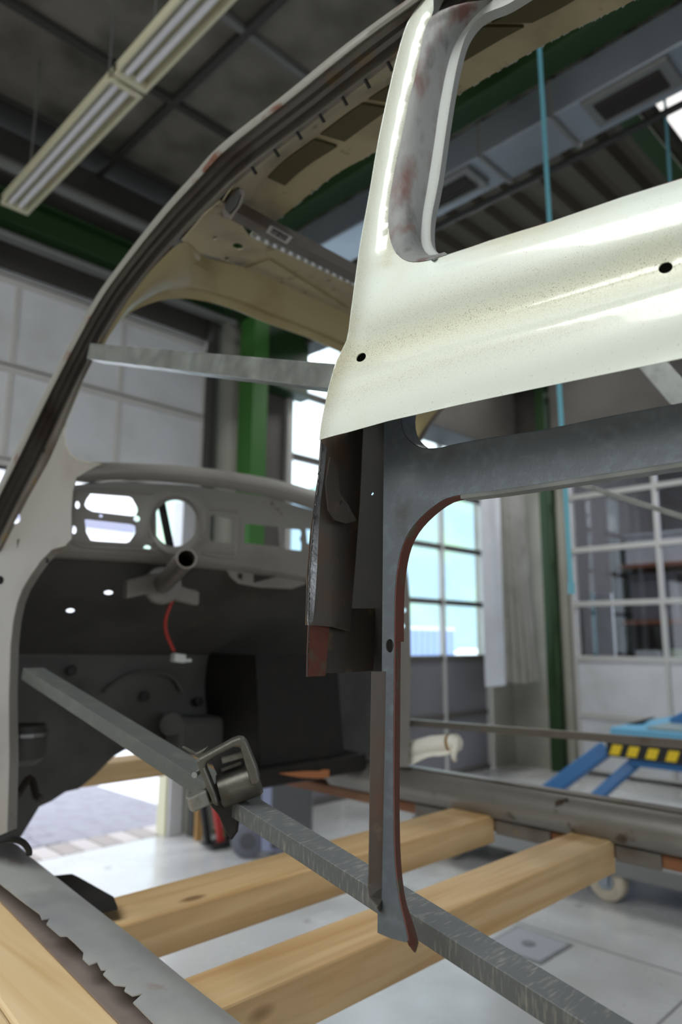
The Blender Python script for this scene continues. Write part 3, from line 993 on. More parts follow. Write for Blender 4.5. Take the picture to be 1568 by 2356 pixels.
def panel_x(px, py):
    """depth of the pressed outer skin: convex pillar, swage groove, bulged lower band"""
    v = py - interp(groove, px)
    dx = 0.0
    dx += 0.010 * sstep(-95, -8, v) - 0.024 * sstep(-2, 62, v)          # groove, then the lower band standing proud
    dx += 0.008 * sstep(110, 230, v)                                    # tucks in to the cut edge
    dx += 0.006 * (1 - sstep(-190, -120, v))                            # belt roll below the window
    dl = px - interp(leftx, py)
    dx += 0.016 * max(0.0, 1 - dl / 48.0) ** 2
    if py < 580:
        da = interp(rollx, py) - px
        dx += 0.012 * max(0.0, 1 - abs(da) / 46.0) ** 2
    ys = interp(SILL, px)
    if px > 1000:
        dx += 0.014 * max(0.0, 1 - (py - ys) / 34.0) ** 2
    return dx


def panel_pt(px, py):
    return P(px, py, pl=side(-0.02 + panel_x(px, py)))


out = crom([(x, y, 0) for x, y in LEFT], 60)
out = [(p.x, p.y) for p in out] + BOTTOM[1:] + [(x, y) for x, y in reversed(SILL)] + [(p.x, p.y) for p in reversed(crom([(x, y, 0) for x, y in ROLL_A], 60))][1:]
holes = [circle(830, 822, 12.5, 9, 20, math.radians(-38)), circle(1530, 616, 17, 12.5, 22, math.radians(-20))]
qp = sheet('quarter_panel', out, holes, panel_pt, M['white_paint'], car, step=15, thick=0.0012, off=1.0, angle=60)
tag(qp, 'off-white painted rear quarter panel with window frame and swage line')
at_ = qp.data.attributes.new('stain', 'FLOAT', 'POINT')
_L = ORG['quarter_panel']
for i_, v_ in enumerate(qp.data.vertices):
    x_, y_ = proj(v_.co + _L)
    g_ = y_ - interp(groove, x_)
    a_ = 0.75 * math.exp(-((g_ + 4) / 34.0) ** 2) + 0.35 * math.exp(-((g_ - 70) / 45.0) ** 2) + 0.3 * math.exp(-((g_ + 75) / 40.0) ** 2)
    a_ += 0.5 * math.exp(-((x_ - interp(leftx, y_)) / 22.0) ** 2)
    if y_ < 620 and x_ < 1030:
        a_ += 0.6 * math.exp(-((interp(rollx, min(y_, 560)) - x_) / 14.0) ** 2)
    at_.data[i_].value = min(1.0, a_)
NB = 70
A = [panel_pt(p.x, p.y) for p in crom([(x, y, 0) for x, y in ROLL_A], NB)]
Bc = [P(p.x, p.y, pl=side(0.026)) for p in crom([(x, y, 0) for x, y in ROLL_B], NB)]
Cc = [P(p.x, p.y, pl=side(0.029)) for p in crom([(x, y, 0) for x, y in ROLL_C], NB)]
mid = []
for t in (0.18, 0.4, 0.62, 0.82):
    mid.append([a.lerp(b, t) + Vector((-0.006 * math.sin(math.pi * t), 0, 0)) for a, b in zip(A, Bc)])
rv = loft('window_reveal', [A] + mid + [Bc], M['grey_primer'], car, angle=70)
tag(rv, 'sanded grey window reveal with reddish primer patches')
fln = loft('window_flange', [Bc, [b.lerp(c, 0.5) + Vector((0.002, 0, 0)) for b, c in zip(Bc, Cc)], Cc, [c + Vector((0.012, 0.004, 0)) for c in Cc]], M['flange_paint'], car, angle=50)
# inward return under the window opening and behind the door edge
s0 = [panel_pt(x, y) for x, y in SILL]
loft('window_sill_return', [s0, [p + Vector((0.028, 0, -0.004)) for p in s0], [p + Vector((0.03, 0, 0.006)) for p in s0]], M['grey_primer'], car, smooth=False)
e0 = [panel_pt(p.x, p.y) for p in crom([(x, y, 0) for x, y in LEFT[:-2]], 40)]
loft('door_jamb_return', [e0, [p + Vector((0.03, 0.004, 0)) for p in e0]], M['white_paint'], car, smooth=False)
b0 = [panel_pt(x, y) for x, y in BOTTOM]

# ---- inner lock pillar and inner waist rail (one pressing)
POST_L = [(884, 960), (884, 986), (882, 1186), (880, 1426), (879, 1550), (875, 1757), (870, 2032), (869, 2146)]
POST_B = [(869, 2146), (895, 2157), (915, 2163), (934, 2168), (939, 2163)]
POST_R = [(939, 2163), (932, 2129), (918, 2067), (908, 1980), (905, 1860), (905, 1700), (906, 1600), (907, 1459), (908, 1386), (911, 1332), (920, 1277), (934, 1237), (956, 1204), (989, 1172), (1025, 1148), (1062, 1139)]
BAR_B = [(1062, 1139), (1152, 1128), (1250, 1113), (1400, 1090), (1568, 1064), (1760, 1033)]
BAR_T = [(1760, 893), (1568, 929), (1420, 956), (1250, 990), (1130, 1008), (1043, 1024), (1015, 1031), (993, 1033), (967, 1031), (942, 1015), (927, 994), (922, 966), (924, 945), (884, 950)]
post_r = [(p.x, p.y) for p in crom([(x, y, 0) for x, y in POST_R], 60)]
bar_t = [(p.x, p.y) for p in crom([(x, y, 0) for x, y in BAR_T[:-1]], 60)] + [BAR_T[-1]]


def inner_pt(px, py):
    s = 0.018
    if px > 905 and py < 1145:
        yb, yt = interp([(900, 1150)] + BAR_B, px), interp(sorted([(x, y) for x, y in BAR_T[:8]]), px)
        u = (py - yt) / max(yb - yt, 1)
        s += 0.006 * math.sin(math.pi * min(max(u, 0), 1)) * sstep(905, 980, px)
    return P(px, py, pl=side(s))


inn = sheet('inner_pillar', POST_L + POST_B[1:-1] + post_r + BAR_B[1:] + bar_t, [circle(897, 1486, 9, 16, 20)], inner_pt, M['steel_primer'], car, step=24, thick=0.0014, angle=60)
tag(inn, 'blue-grey primed inner door pillar with waist rail, cut off below')
e0 = [inner_pt(x, y) for x, y in post_r]
e0b = [inner_pt(p.x, p.y) for p in crom([(x, y, 0) for x, y in POST_R[:11]], 40)]
FL_R = [(950, 2186), (961, 2170), (946, 2118), (930, 2067), (920, 1980), (917, 1860), (918, 1700), (919, 1550), (920, 1459), (921, 1386), (922, 1332)]
fr = [P(p.x, p.y, pl=side(0.036)) for p in crom([(x, y, 0) for x, y in FL_R], 40)]
fg = loft('pillar_flange', [e0b, [a.lerp(b, 0.5) for a, b in zip(e0b, fr)], fr], M['rust_primer'], car, smooth=True, angle=30)
tag(fg, 'narrow flange in rusty red primer along the inner pillar edge')
tip = MB()
tip.add([P(939, 2160, pl=side(0.02)), P(958, 2165, pl=side(0.034)), P(956, 2192, pl=side(0.034)), P(944, 2176, pl=side(0.024)), P(962, 2172, pl=side(0.036))], [(0, 1, 4, 2, 3)])
tip.build('torn_tip', M['rust_primer'], car, thick=0.002)
e1 = [inner_pt(x, y) for x, y in post_r[37:]]
loft('opening_flange', [e1, [p + Vector((0.016, 0.003, 0)) for p in e1]], M['rust_primer'], car, smooth=True)
e2 = [inner_pt(x, y) for x, y in BAR_B]
lip = loft('rail_lip', [e2, [p + Vector((-0.002, 0, -0.001)) for p in e2], [p + Vector((-0.0015, 0, -0.003)) for p in e2], [p + Vector((0.012, 0, -0.003)) for p in e2]], M['galv'], car)  # bright metal paints in the highlight along this edge
tag(lip, 'lower lip of the waist rail, its highlight painted as bright metal')
e3 = [inner_pt(x, y) for x, y in bar_t[:-1]]
loft('upper_lip', [e3, [p + Vector((0.022, 0, 0.0)) for p in e3]], M['steel_primer'], car)
# inner side of the post: narrow face turned forwards
NL = [(854, 1545), (851, 1757), (848, 1998), (847, 2056), (868, 2086)]
NR = [(888, 1545), (884, 1757), (879, 1998), (878, 2056), (875, 2098)]
loft('pillar_side_face', [[P(p.x, p.y, pl=side(0.018)) + Vector((0, 0, 0)) for p in crom([(x, y, 0) for x, y in NR], 20)],
                          [P(p.x, p.y, pl=side(0.006)) for p in crom([(x, y, 0) for x, y in NL], 20)]], M['rusty_grey'], car, smooth=False)

# ---- open box of the lock pillar: side wall, back wall, gusset, closing strip
YW = (Vector((0, 1, 0)), Vector((0, 0.545, 1.35)))
wall_o = [(738, 1000), (733, 1095), (720, 1204), (712, 1313), (709, 1438), (756, 1442), (807, 1453), (822, 1295), (832, 1150), (838, 985)]
wl = sheet('lock_pillar_wall', wall_o, [], lambda x, y: P(x, y, Y=0.545) + Vector((0, 0.004 * math.cos((x - 710) / 18.0), 0)), M['rusty_grey'], car, step=16)
tag(wl, 'rust-stained side wall of the open lock pillar box')
lw = sheet('lower_side_wall', [(709, 1425), (706, 1500), (705, 1557), (747, 1555), (757, 1430)], [], lambda x, y: P(x, y, Y=0.549), M['rust_primer'], car, step=20)
tag(lw, 'lower pillar skin in red primer with cut bottom edge')
sheet('lower_back_wall', [(745, 1430), (747, 1549), (800, 1547), (857, 1543), (868, 1400), (800, 1400)], [], lambda x, y: P(x, y, Y=0.556), M['rusty_grey'], car, step=20)
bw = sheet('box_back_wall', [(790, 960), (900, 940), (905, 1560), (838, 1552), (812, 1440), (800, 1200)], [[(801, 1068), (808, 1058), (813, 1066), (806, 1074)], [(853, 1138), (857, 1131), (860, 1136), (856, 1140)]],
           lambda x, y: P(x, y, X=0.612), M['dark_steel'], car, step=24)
tag(bw, 'back wall of the lock pillar box, shade painted dark, with two small holes')
gus = [(758, 1052), (775, 1085), (780, 1135), (800, 1163), (818, 1198), (795, 1205), (768, 1196), (754, 1172), (748, 1110)]
sheet('gusset_plate', gus, [circle(783, 1157, 4, 6, 12)], lambda x, y: P(x, y, Y=0.528), M['rusty_grey'], car, thick=0.002)
MB().cyl(P(814, 1078, X=0.611), P(814, 1078, X=0.606), 0.009, 24).build('pressed_boss', M['dark_steel'], car, bevel=0.002)
SL = [(739, 1018), (733, 1095), (720, 1204), (711, 1313), (708, 1422), (709, 1440)]
SR = [(750, 1030), (744, 1095), (735, 1168), (728, 1313), (720, 1419), (712, 1440)]
st = loft('bright_edge_strip', [[P(p.x, p.y, pl=side(-0.012)) for p in crom([(x, y, 0) for x, y in SL], 30)], [P(p.x, p.y, pl=side(-0.004)) for p in crom([(x, y, 0) for x, y in SR], 30)]], M['raw_edge'], car, smooth=False, thick=0.001)
tag(st, 'bare ground metal strip with ragged cut edge')
rag = MB()
rp = crom([(x, y, 0) for x, y in SL + [(706, 1500), (705, 1557)]], 90)
for k, p in enumerate(rp[:-1]):
    a, b = P(p.x, p.y, pl=side(-0.013)), P(rp[k + 1].x, rp[k + 1].y, pl=side(-0.013))
    w_ = 0.0012 + 0.0018 * random.random()
    rag.add([a, b, b + Vector((0.002, w_, 0)), a + Vector((0.002, w_ * 0.7, 0))], [(0, 1, 2, 3)])
rag.build('ragged_edge', M['dark_steel'], car, thick=0.001)['kind'] = 'stuff'

MB().box(0.56, 0.613, 0.49, 0.55, CAM.z + 0.262, CAM.z + 0.268).build('box_shade_cap', M['dark_steel'], car)  # added cap closing the box so that its inside stays dark
MB().bar(Vector((0.590, 0.508, CAM.z - 0.06)), Vector((0.590, 0.508, CAM.z + 0.265)), Vector((0.047, 0.037, 0)), 0.058, 0.002).build('box_shade_wall', M['dark_steel'], car)  # added wall hidden by the post, there to darken the box
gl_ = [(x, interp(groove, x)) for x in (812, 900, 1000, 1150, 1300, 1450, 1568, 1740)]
tag(loft('hole_shade_strip', [[P(x, y + dy, pl=side(0.02)) for x, y in gl_] for dy in (-70, 0, 80)], M['dark_steel'], car), 'added dark strip standing in for the shade behind the swage holes')  # added so that the holes look dark inside

# ---- left roof rail and screen pillar (swept pressing)
O_ = [(1075, -90), (990, -38), (936, 0), (800, 99), (653, 219), (510, 332), (444, 403), (367, 490), (281, 600), (214, 695), (128, 853), (78, 950), (31, 1047), (5, 1100), (-60, 1235)]
C_ = [(1150, -60), (1050, 20), (985, 75), (870, 166), (714, 286), (622, 357), (541, 423), (470, 490), (415, 545), (357, 608), (300, 680), (262, 740), (228, 800), (190, 875), (143, 985), (110, 1060), (60, 1150), (0, 1270)]
NR_ = 110
Oc = crom([(x, y, 0) for x, y in O_], NR_)
Cu = crom([(x, y, 0) for x, y in C_], NR_)


def blend(t, dx):
    return [P(a.x + (b.x - a.x) * t, a.y + (b.y - a.y) * t, pl=side(dx)) for a, b in zip(Oc, Cu)]


rl = loft('roof_rail', [blend(0.20, 0.0), blend(0.23, 0.012), blend(0.40, 0.020), blend(0.52, 0.030), blend(0.66, 0.036), blend(0.82, 0.030), blend(0.90, 0.026), blend(1.0, 0.032)], M['rail_grey'], car, thick=0.0012, angle=35)
tag(rl, 'bare brownish-grey left roof rail sweeping down into the screen pillar')
dr_ = loft('drip_moulding', [blend(0.0, 0.004), blend(0.03, -0.004), blend(0.10, -0.008), blend(0.17, -0.006), blend(0.21, 0.0)], M['drip_edge'], car, angle=50)
tag(dr_, 'pale worn drip moulding along the roof rail')
cp = blend(0.97, 0.026)
for k in range(16, 48, 4):                                # little spot-weld tabs left along the rail
    p, d = cp[k], (cp[k + 1] - cp[k]).normalized()
    MB().fbox(p + Vector((0.004, 0, -0.002)), d * 0.0012, Vector((0.005, 0, -0.004)), Vector((0.002, 0, 0.002))).build('weld_tab', M['black_paint'], car)
mirror(rl); mirror(dr_)

# ---- strip of roof skin left along the rail, with mastic pads and a bright cut edge
U_ = [(1150, -60), (1050, 20), (985, 75), (870, 166), (714, 286), (622, 357), (541, 423), (512, 462)]
R_ = [(1300, -65), (1180, 15), (1100, 60), (1000, 120), (800, 250), (700, 326), (622, 388), (548, 484)]
L_ = [(1600, -85), (1447, 5), (1330, 62), (1237, 110), (1043, 224), (865, 347), (768, 403), (648, 498), (615, 526)]
NS = 50
ZR = CAM.z + 0.80
ua = [P(p.x, p.y, pl=side(0.032)) for p in crom([(x, y, 0) for x, y in U_], NS)]
ra = [P(p.x, p.y, Z=ZR - 0.006) for p in crom([(x, y, 0) for x, y in R_], NS)]
la = [P(p.x, p.y, Z=ZR) for p in crom([(x, y, 0) for x, y in L_], NS)]
rs = loft('roof_strip', [ua, [a.lerp(b, 0.6) + Vector((0, 0, 0.004)) for a, b in zip(ua, ra)], ra, [a.lerp(b, 0.15) + Vector((0, 0, 0.008)) for a, b in zip(ra, la)],
                         [a.lerp(b, 0.6) + Vector((0, 0, 0.006)) for a, b in zip(ra, la)], la], M['beige_dirty'], car, angle=40)
tag(rs, 'beige roof skin strip with dark mastic pads and cut edge')
for (k0, k1) in ((3, 12), (13, 21), (22, 29), (30, 36), (37, 44)):
    pa, pb_ = [], []
    for k in range(k0, k1 + 1):
        n = Vector((0, 0, -0.004))
        pa.append(ra[k].lerp(la[k], 0.10) + Vector((0, 0, 0.004)))
        pb_.append(ra[k].lerp(la[k], 0.48) + Vector((0, 0, 0.003)))
    loft('mastic_pad', [pa, pb_], M['olive_mastic'], car, thick=0.004)
ce_ = MB()
for k in range(NS - 1):
    for q in range(3):
        a = la[k].lerp(la[k + 1], q / 3)
        b = la[k].lerp(la[k + 1], (q + 1) / 3)
        if random.random() < 0.55:
            ce_.add([a, b, b + Vector((random.uniform(0.001, 0.003), 0, -0.001)), a + Vector((random.uniform(0.001, 0.003), 0, 0.001))], [(0, 1, 2, 3)])
tag(ce_.build('cut_edge', M['galv'], car, thick=0.001), 'shiny ragged cut edge of the roof skin', kind='stuff')
mirror(rs)

rustp = sheet('rust_pocket', [(508, 482), (522, 446), (548, 430), (566, 438), (556, 470), (532, 506), (515, 500)], [], lambda x, y: P(x, y, pl=side(0.040)), M['rusty_grey'], car, thick=0.001)
sheet('rust_hole', [(516, 478), (528, 452), (548, 440), (554, 448), (544, 474), (528, 492)], [], lambda x, y: P(x, y, pl=side(0.038)), M['black_paint'], car, thick=0.0005)

# ---- windscreen header with corner, roof front plate, perforated lip
Uh = [P(x, y, pl=side(0.034)) for x, y in ((222, 815), (250, 760), (300, 682), (370, 598))] + [P(426, 556, pl=side(0.05)), P(470, 590, Y=1.13), P(561, 616, Y=1.12), P(640, 650, Y=1.12), P(720, 687, Y=1.12)]
Wh = [P(x, y, pl=WIND) for x, y in ((236, 800), (250, 770), (288, 728), (326, 705), (388, 687), (459, 690), (536, 710), (612, 741), (690, 768))]
Uh[-1].x = XC
Wh[-1].x = XC
Uc, Wc = crom(Uh, 40), crom(Wh, 40)
for c in (Uc, Wc):
    c[-1].x = XC
hd = loft('windscreen_header', [Uc, [a.lerp(b, 0.3) + Vector((0, -0.004, -0.006)) for a, b in zip(Uc, Wc)], [a.lerp(b, 0.72) + Vector((0, -0.006, -0.003)) for a, b in zip(Uc, Wc)],
                                [a.lerp(b, 0.80) + Vector((0, 0.003, 0.004)) for a, b in zip(Uc, Wc)], Wc, [w + Vector((0, 0.012, 0.006)) for w in Wc]], M['beige'], car, angle=28)
tag(hd, 'glossy beige inner windscreen header with rounded corner')
mirror(hd)
fp = [P(x, y, Z=ZR) for x, y in ((640, 492), (575, 545), (690, 598), (790, 648))]
plate = sheet('roof_front_plate', [(444, 577), (418, 552), (470, 492), (505, 462), (530, 480), (575, 545), (700, 604), (800, 652), (940, 716), (940, 800), (860, 760), (786, 720), (700, 678), (630, 645), (561, 616), (500, 594)],
              [circle(494, 547, 5, 4, 12), circle(547, 566, 12, 7, 16, 0.2), circle(522, 595, 5, 4, 12)], lambda x, y: P(x, y, Z=ZR - 0.004), M['beige_dirty'], car, step=30)
tag(plate, 'beige underside of the roof front with small holes')
wd_ = [P(561, 618, Z=ZR - 0.008), P(786, 722, Z=ZR - 0.008), P(800, 712, Z=ZR - 0.008), P(620, 598, Z=ZR - 0.008)]
MB().add(wd_, [(0, 1, 2, 3)]).build('front_reinforcement', M['beige_dirty'], car, thick=0.003)
lp = crom([P(573, 552, Z=ZR), P(690, 606, Z=ZR), P(800, 660, Z=ZR), P(930, 722, Z=ZR)], 46)
loft('sunroof_lip', [lp, [p + Vector((0, -0.004, 0.012)) for p in lp], [p + Vector((0, -0.012, 0.014)) for p in lp]], M['flange_paint'], car, smooth=False)
ll = MB()
for k in range(45):
    p, q = lp[k], lp[k + 1]
    if k % 2:
        ll.fbox((p + q) / 2 + Vector((0, -0.006, 0.004)), (q - p) * 0.42, Vector((0, 0.0025, -0.007)), Vector((0, 0.001, 0.001)))
ll.build('lip_teeth', M['door_panel'], car)['kind'] = 'stuff'

# ---- screen pillar foot, hinge pillar (side of the scuttle)
hp_out = [(228, 800), (190, 875), (152, 965), (146, 990), (150, 1022), (160, 1045), (176, 1058), (200, 1064), (232, 1068), (200, 1085), (176, 1100), (168, 1130), (164, 1180), (165, 1240), (150, 1256), (121, 1264), (95, 1290), (73, 1321), (52, 1355), (39, 1389), (30, 1430), (24, 1486), (20, 1600), (21, 1750), (16, 1915), (-90, 1960), (-90, 1290), (0, 1268), (60, 1148), (110, 1058), (143, 985), (190, 873)]
hp = sheet('hinge_pillar', hp_out, [circle(36, 1192, 12, 13, 18), circle(2, 1335, 8, 10, 14)], lambda x, y: P(x, y, pl=side(0.034)), M['body_grey'], car, step=26, angle=60)
tag(hp, 'light grey door hinge pillar with bolt holes')
e_ = [P(x, y, pl=side(0.034)) for x, y in hp_out[14:25]]
loft('hinge_pillar_edge', [e_, [p + Vector((0.02, 0.014, 0)) for p in e_], [p + Vector((0.028, 0.05, 0)) for p in e_]], M['body_grey'], car)
e_ = [P(x, y, pl=side(0.034)) for x, y in hp_out[1:9]]
loft('screen_frame_lip', [e_, [p + Vector((0.006, 0.012, 0)) for p in e_]], M['beige'], car)
for (x, y, r_) in ((105, 1038, 6), (110, 1290, 5)):
    c = P(x, y, pl=side(0.033))
    MB().cyl(c, c + Vector((-0.004, 0, 0)), r_ * 0.0009, 14).build('pillar_plug', M['dark_steel'], car)

# ---- dashboard
YD = 1.42


def dash_pt(x, y):
    d = 0.0
    xa = x
    # raised rims round the gauge panel and dial
    r1 = math.hypot((x - 402) / 66.0, (y - 1203) / 68.0)
    d -= 0.010 * math.exp(-((r1 - 1.0) / 0.14) ** 2)
    return P(x, y, Y=YD + d + 0.012 * sstep(1245, 1290, y - 0.05 * (x - 200)))


gl = [(208, 1136), (297, 1143), (304, 1147), (316, 1168), (317, 1176), (312, 1186), (300, 1187), (213, 1177), (199, 1170), (194, 1162), (198, 1150)]
gl2 = [(194, 1196), (200, 1195), (300, 1206), (311, 1210), (312, 1226), (298, 1246), (290, 1249), (222, 1245), (208, 1243), (198, 1225)]
dial = circle(402, 1204, 50, 54, 36, 0.1)
rect = [(484, 1187), (490, 1186), (531, 1194), (534, 1200), (533, 1248), (528, 1250), (486, 1246), (482, 1240)]
slot = [(563, 1205), (640, 1212), (643, 1258), (561, 1249)]
slot2 = [(652, 1215), (690, 1219), (693, 1228), (689, 1240), (693, 1250), (692, 1267), (655, 1263), (650, 1255)]
slot3 = [(703, 1216), (722, 1218), (722, 1252), (706, 1250)]
small = [circle(178, 1162, 5.5, 8.5, 14), circle(170, 1219, 6, 9.5, 14), circle(314, 1193.5, 7.5, 7, 14), circle(338, 1260, 8.5, 5.5, 14), circle(232, 1187, 5, 4, 12)]
d_top = [(150, 1118), (262, 1108), (436, 1117), (606, 1142), (717, 1173), (820, 1205), (900, 1232)]
d_bot = [(900, 1372), (820, 1352), (717, 1328), (560, 1302), (450, 1290), (350, 1280), (240, 1272), (121, 1266), (85, 1300), (70, 1240), (90, 1160)]
db = sheet('dashboard', d_top + d_bot, [gl, gl2, dial, rect, slot, slot2, slot3] + small, dash_pt, M['body_grey'], car, step=13, thick=0.002, angle=70)
tag(db, 'bare grey steel dashboard with empty instrument cut-outs')


def rim(name, pts, d0, d1, w, m=M['body_grey'], n=60):
    """raised bead round a cut-out of the dashboard"""
    cx, cy = sum(p[0] for p in pts) / len(pts), sum(p[1] for p in pts) / len(pts)
    c = [(p.x, p.y) for p in crom([(x, y, 0) for x, y in pts + pts[:1]], n)][:-1]

    def ring(k, d):
        return [P(cx + (x - cx) * (1 + k), cy + (y - cy) * (1 + k * 1.2), Y=YD - d) for x, y in c]
    return loft(name, [ring(w, 0), ring(w * 0.66, d0), ring(w * 0.33, d0), ring(0.0, 0.0), ring(-0.02, d1)], m, car, closed=True)


rim('dial_rim', circle(402, 1204, 53, 57, 40), 0.010, -0.02, 0.28)
panel_rim = [(172, 1140), (200, 1127), (340, 1135), (352, 1142), (356, 1200), (352, 1262), (320, 1264), (200, 1257), (172, 1250), (162, 1230)]
c_ = [(p.x, p.y) for p in crom([(x, y, 0) for x, y in panel_rim + panel_rim[:1]], 70)][:-1]
MB().tube([P(x, y, Y=YD - 0.001) for x, y in c_ + c_[:1]], 0.0035, 8, cap=False).build('gauge_panel_bead', M['body_grey'], car, smooth=True)
pr2 = [(468, 1170), (540, 1176), (546, 1195), (543, 1272), (536, 1281), (500, 1279), (466, 1272)]
MB().tube([P(p.x, p.y, Y=YD - 0.001) for p in crom([(x, y, 0) for x, y in pr2], 40)], 0.003, 8).build('radio_panel_bead', M['body_grey'], car, smooth=True)
T1 = [(160, 1068), (213, 1068), (436, 1078), (530, 1090), (630, 1107), (727, 1133), (800, 1155), (900, 1190)]
T2 = [(160, 1092), (213, 1084), (300, 1082), (436, 1090), (606, 1114), (717, 1143), (800, 1168), (900, 1203)]
T3 = [(160, 1108), (213, 1106), (300, 1104), (436, 1114), (606, 1140), (717, 1172), (800, 1199), (900, 1232)]
t1 = [P(p.x, p.y, Y=1.49) for p in crom([(x, y, 0) for x, y in T1], 40)]
t2 = [P(p.x, p.y, Y=1.40) for p in crom([(x, y, 0) for x, y in T2], 40)]
t3 = [P(p.x, p.y, Y=1.42) for p in crom([(x, y, 0) for x, y in T3], 40)]
rr_ = loft('dash_roll', [[p + Vector((0, 0.02, -0.012)) for p in t1], t1, [a.lerp(b, 0.45) + Vector((0, -0.006, 0.009)) for a, b in zip(t1, t2)], t2, [a.lerp(b, 0.45) + Vector((0, -0.010, 0)) for a, b in zip(t2, t3)],
                         [a.lerp(b, 0.85) + Vector((0, -0.004, 0)) for a, b in zip(t2, t3)], t3], M['body_grey'], car, angle=80)
tag(rr_, 'rounded grey top roll of the dashboard')
bt = [P(p.x, p.y, Y=YD + 0.012) for p in crom([(x, y, 0) for x, y in d_bot[:8]][::-1], 40)]
loft('dash_lower_roll', [bt, [p + Vector((0, 0.012, -0.008)) for p in bt], [p + Vector((0, 0.04, -0.012)) for p in bt], [p + Vector((0, 0.08, -0.004)) for p in bt]], M['body_grey'], car)
stt = MB().bar(P(370, 1152, Y=1.50), P(392, 1262, Y=1.50), Vector((1, 0, 0)), 0.020, 0.004)
stt.build('dial_strut', M['black_paint'], car)
lb_ = sheet('glove_box_bracket', [(520, 1310), (560, 1306), (650, 1316), (712, 1330), (700, 1345), (670, 1355), (600, 1352), (548, 1343), (530, 1328)],
            [[(546, 1319), (558, 1320), (556, 1334), (546, 1330)], [(582, 1317), (636, 1323), (634, 1327), (582, 1342)]], lambda x, y: P(x, y, Y=1.46), M['body_grey'], car, thick=0.003)

# steering column stub in its bracket
a, b = P(429, 1285, Y=1.20), P(368, 1352, Y=1.52)
ct_ = MB()
ct_.tube([b + (b - a) * 0.4, a], 0.021, 24, cap=False)
sc_ = ct_.build('steering_column', M['dull_tube'], car, smooth=True, thick=0.004)
tag(sc_, 'open steering column tube stub')
d_ = (a - b).normalized()
m_ = MB()
m_.cyl(b + d_ * 0.02, b + d_ * 0.045, 0.045, 24)
m_.fbox(b + d_ * 0.03 + Vector((-0.05, 0, -0.002)), Vector((0.045, 0, 0.012)), Vector((0, 0.012, 0)), Vector((0, 0, 0.022)))
m_.fbox(b + d_ * 0.03 + Vector((0.055, 0, -0.018)), Vector((0.045, 0, -0.008)), Vector((0, 0.012, 0)), Vector((0, 0, 0.018)))
m_.build('column_bracket', M['body_grey'], car, bevel=0.006)
MB().tube(crom([P(398, 1378, Y=1.50), P(382, 1420, Y=1.50), P(382, 1455, Y=1.52), P(400, 1497, Y=1.54)], 20), 0.0042, 8).build('red_wire', M['red'], car, smooth=True)
cn = P(410, 1514, Y=1.54)
m_ = MB().fbox(cn, Vector((0.016, 0, -0.002)), Vector((0, 0.01, 0)), Vector((0.001, 0, 0.010)))
m_.fbox(cn + Vector((0.024, 0, -0.006)), Vector((0.012, 0, 0)), Vector((0, 0.006, 0)), Vector((0, 0, 0.004)))
m_.build('wire_connector', M['crate_white'], car, bevel=0.002)

# ---- scuttle underside, firewall, toe box, kick panel
cu0 = [Vector((x, 1.50, CAM.z + 0.215)) for x in (0.56, 0.8, 1.1, 1.4, 1.66)]
ua_ = [P(x, y, Y=1.47) for x, y in ((60, 1270), (240, 1278), (450, 1296), (717, 1334), (922, 1388))]
ub_ = [P(x, y, Y=1.66) for x, y in ((-60, 1400), (200, 1400), (450, 1412), (717, 1428), (922, 1447))]
uc_ = [P(x, y, Y=1.85) for x, y in ((-140, 1502), (200, 1506), (450, 1508), (717, 1508), (922, 1510))]


def scut(u, v):
    i = min(int(u * 4), 3)
    f_ = u * 4 - i
    r0, r1, r2 = (c[i].lerp(c[i + 1], f_) for c in (ua_, ub_, uc_))
    return r0.lerp(r1, v * 2) if v < 0.5 else r1.lerp(r2, v * 2 - 1)


sc2 = sheet('scuttle_underside', [(0, 0), (0.25, 0), (0.5, 0), (0.75, 0), (1, 0), (1, 0.5), (1, 1), (0.75, 1), (0.5, 1), (0.25, 1), (0, 1), (0, 0.5)], [circle(0.285, 0.33, 0.010, 0.022, 14), circle(0.21, 0.52, 0.010, 0.022, 14)], scut, M['under_grey'], car, step=0.05, thick=0.002)
fw_out = [(-140, 1502), (450, 1506), (922, 1508), (922, 1800), (849, 1800), (720, 1782), (600, 1768), (480, 1745), (420, 1735), (350, 1722), (310, 1716), (286, 1726), (262, 1740), (246, 1755), (220, 1782), (180, 1815), (150, 1822), (120, 1842), (90, 1856), (48, 1925), (-140, 1960)]
fwl = sheet('firewall', fw_out, [], lambda x, y: P(x, y, Y=1.85 + 0.012 * math.sin(x / 42.0) * math.sin(y / 37.0)), M['firewall_grey'], car, step=24, thick=0.002)
tag(fwl, 'dirty grey firewall, shade put into its colour, with rounded pressings and open wheel arch')
m_ = MB()
arc = crom([P(x, y, Y=1.83) for x, y in ((240, 1590), (290, 1555), (345, 1545), (395, 1556), (420, 1590))], 24)
m_.tube(arc, 0.006, 8)
m_.build('arched_bead', M['firewall_grey'], car, smooth=True)
m_ = MB()
m_.fbox(P(480, 1690, Y=1.80), Vector((0.13, 0, -0.01)), Vector((0, 0.04, 0)), Vector((0, 0, 0.055)))
m_.build('heater_box', M['firewall_grey'], car, bevel=0.02)
MB().cyl(P(394, 1664, Y=1.80), P(394, 1664, Y=1.755), 0.032, 24).build('heater_outlet', M['firewall_grey'], car, bevel=0.006)
for (x, y) in ((330, 1602), (505, 1525), (455, 1614), (162, 1542)):
    c = P(x, y, Y=1.83)
    MB().cyl(c, c + Vector((0, -0.012, 0)), 0.014, 16).build('rubber_grommet', M['black_paint'], car, bevel=0.003)
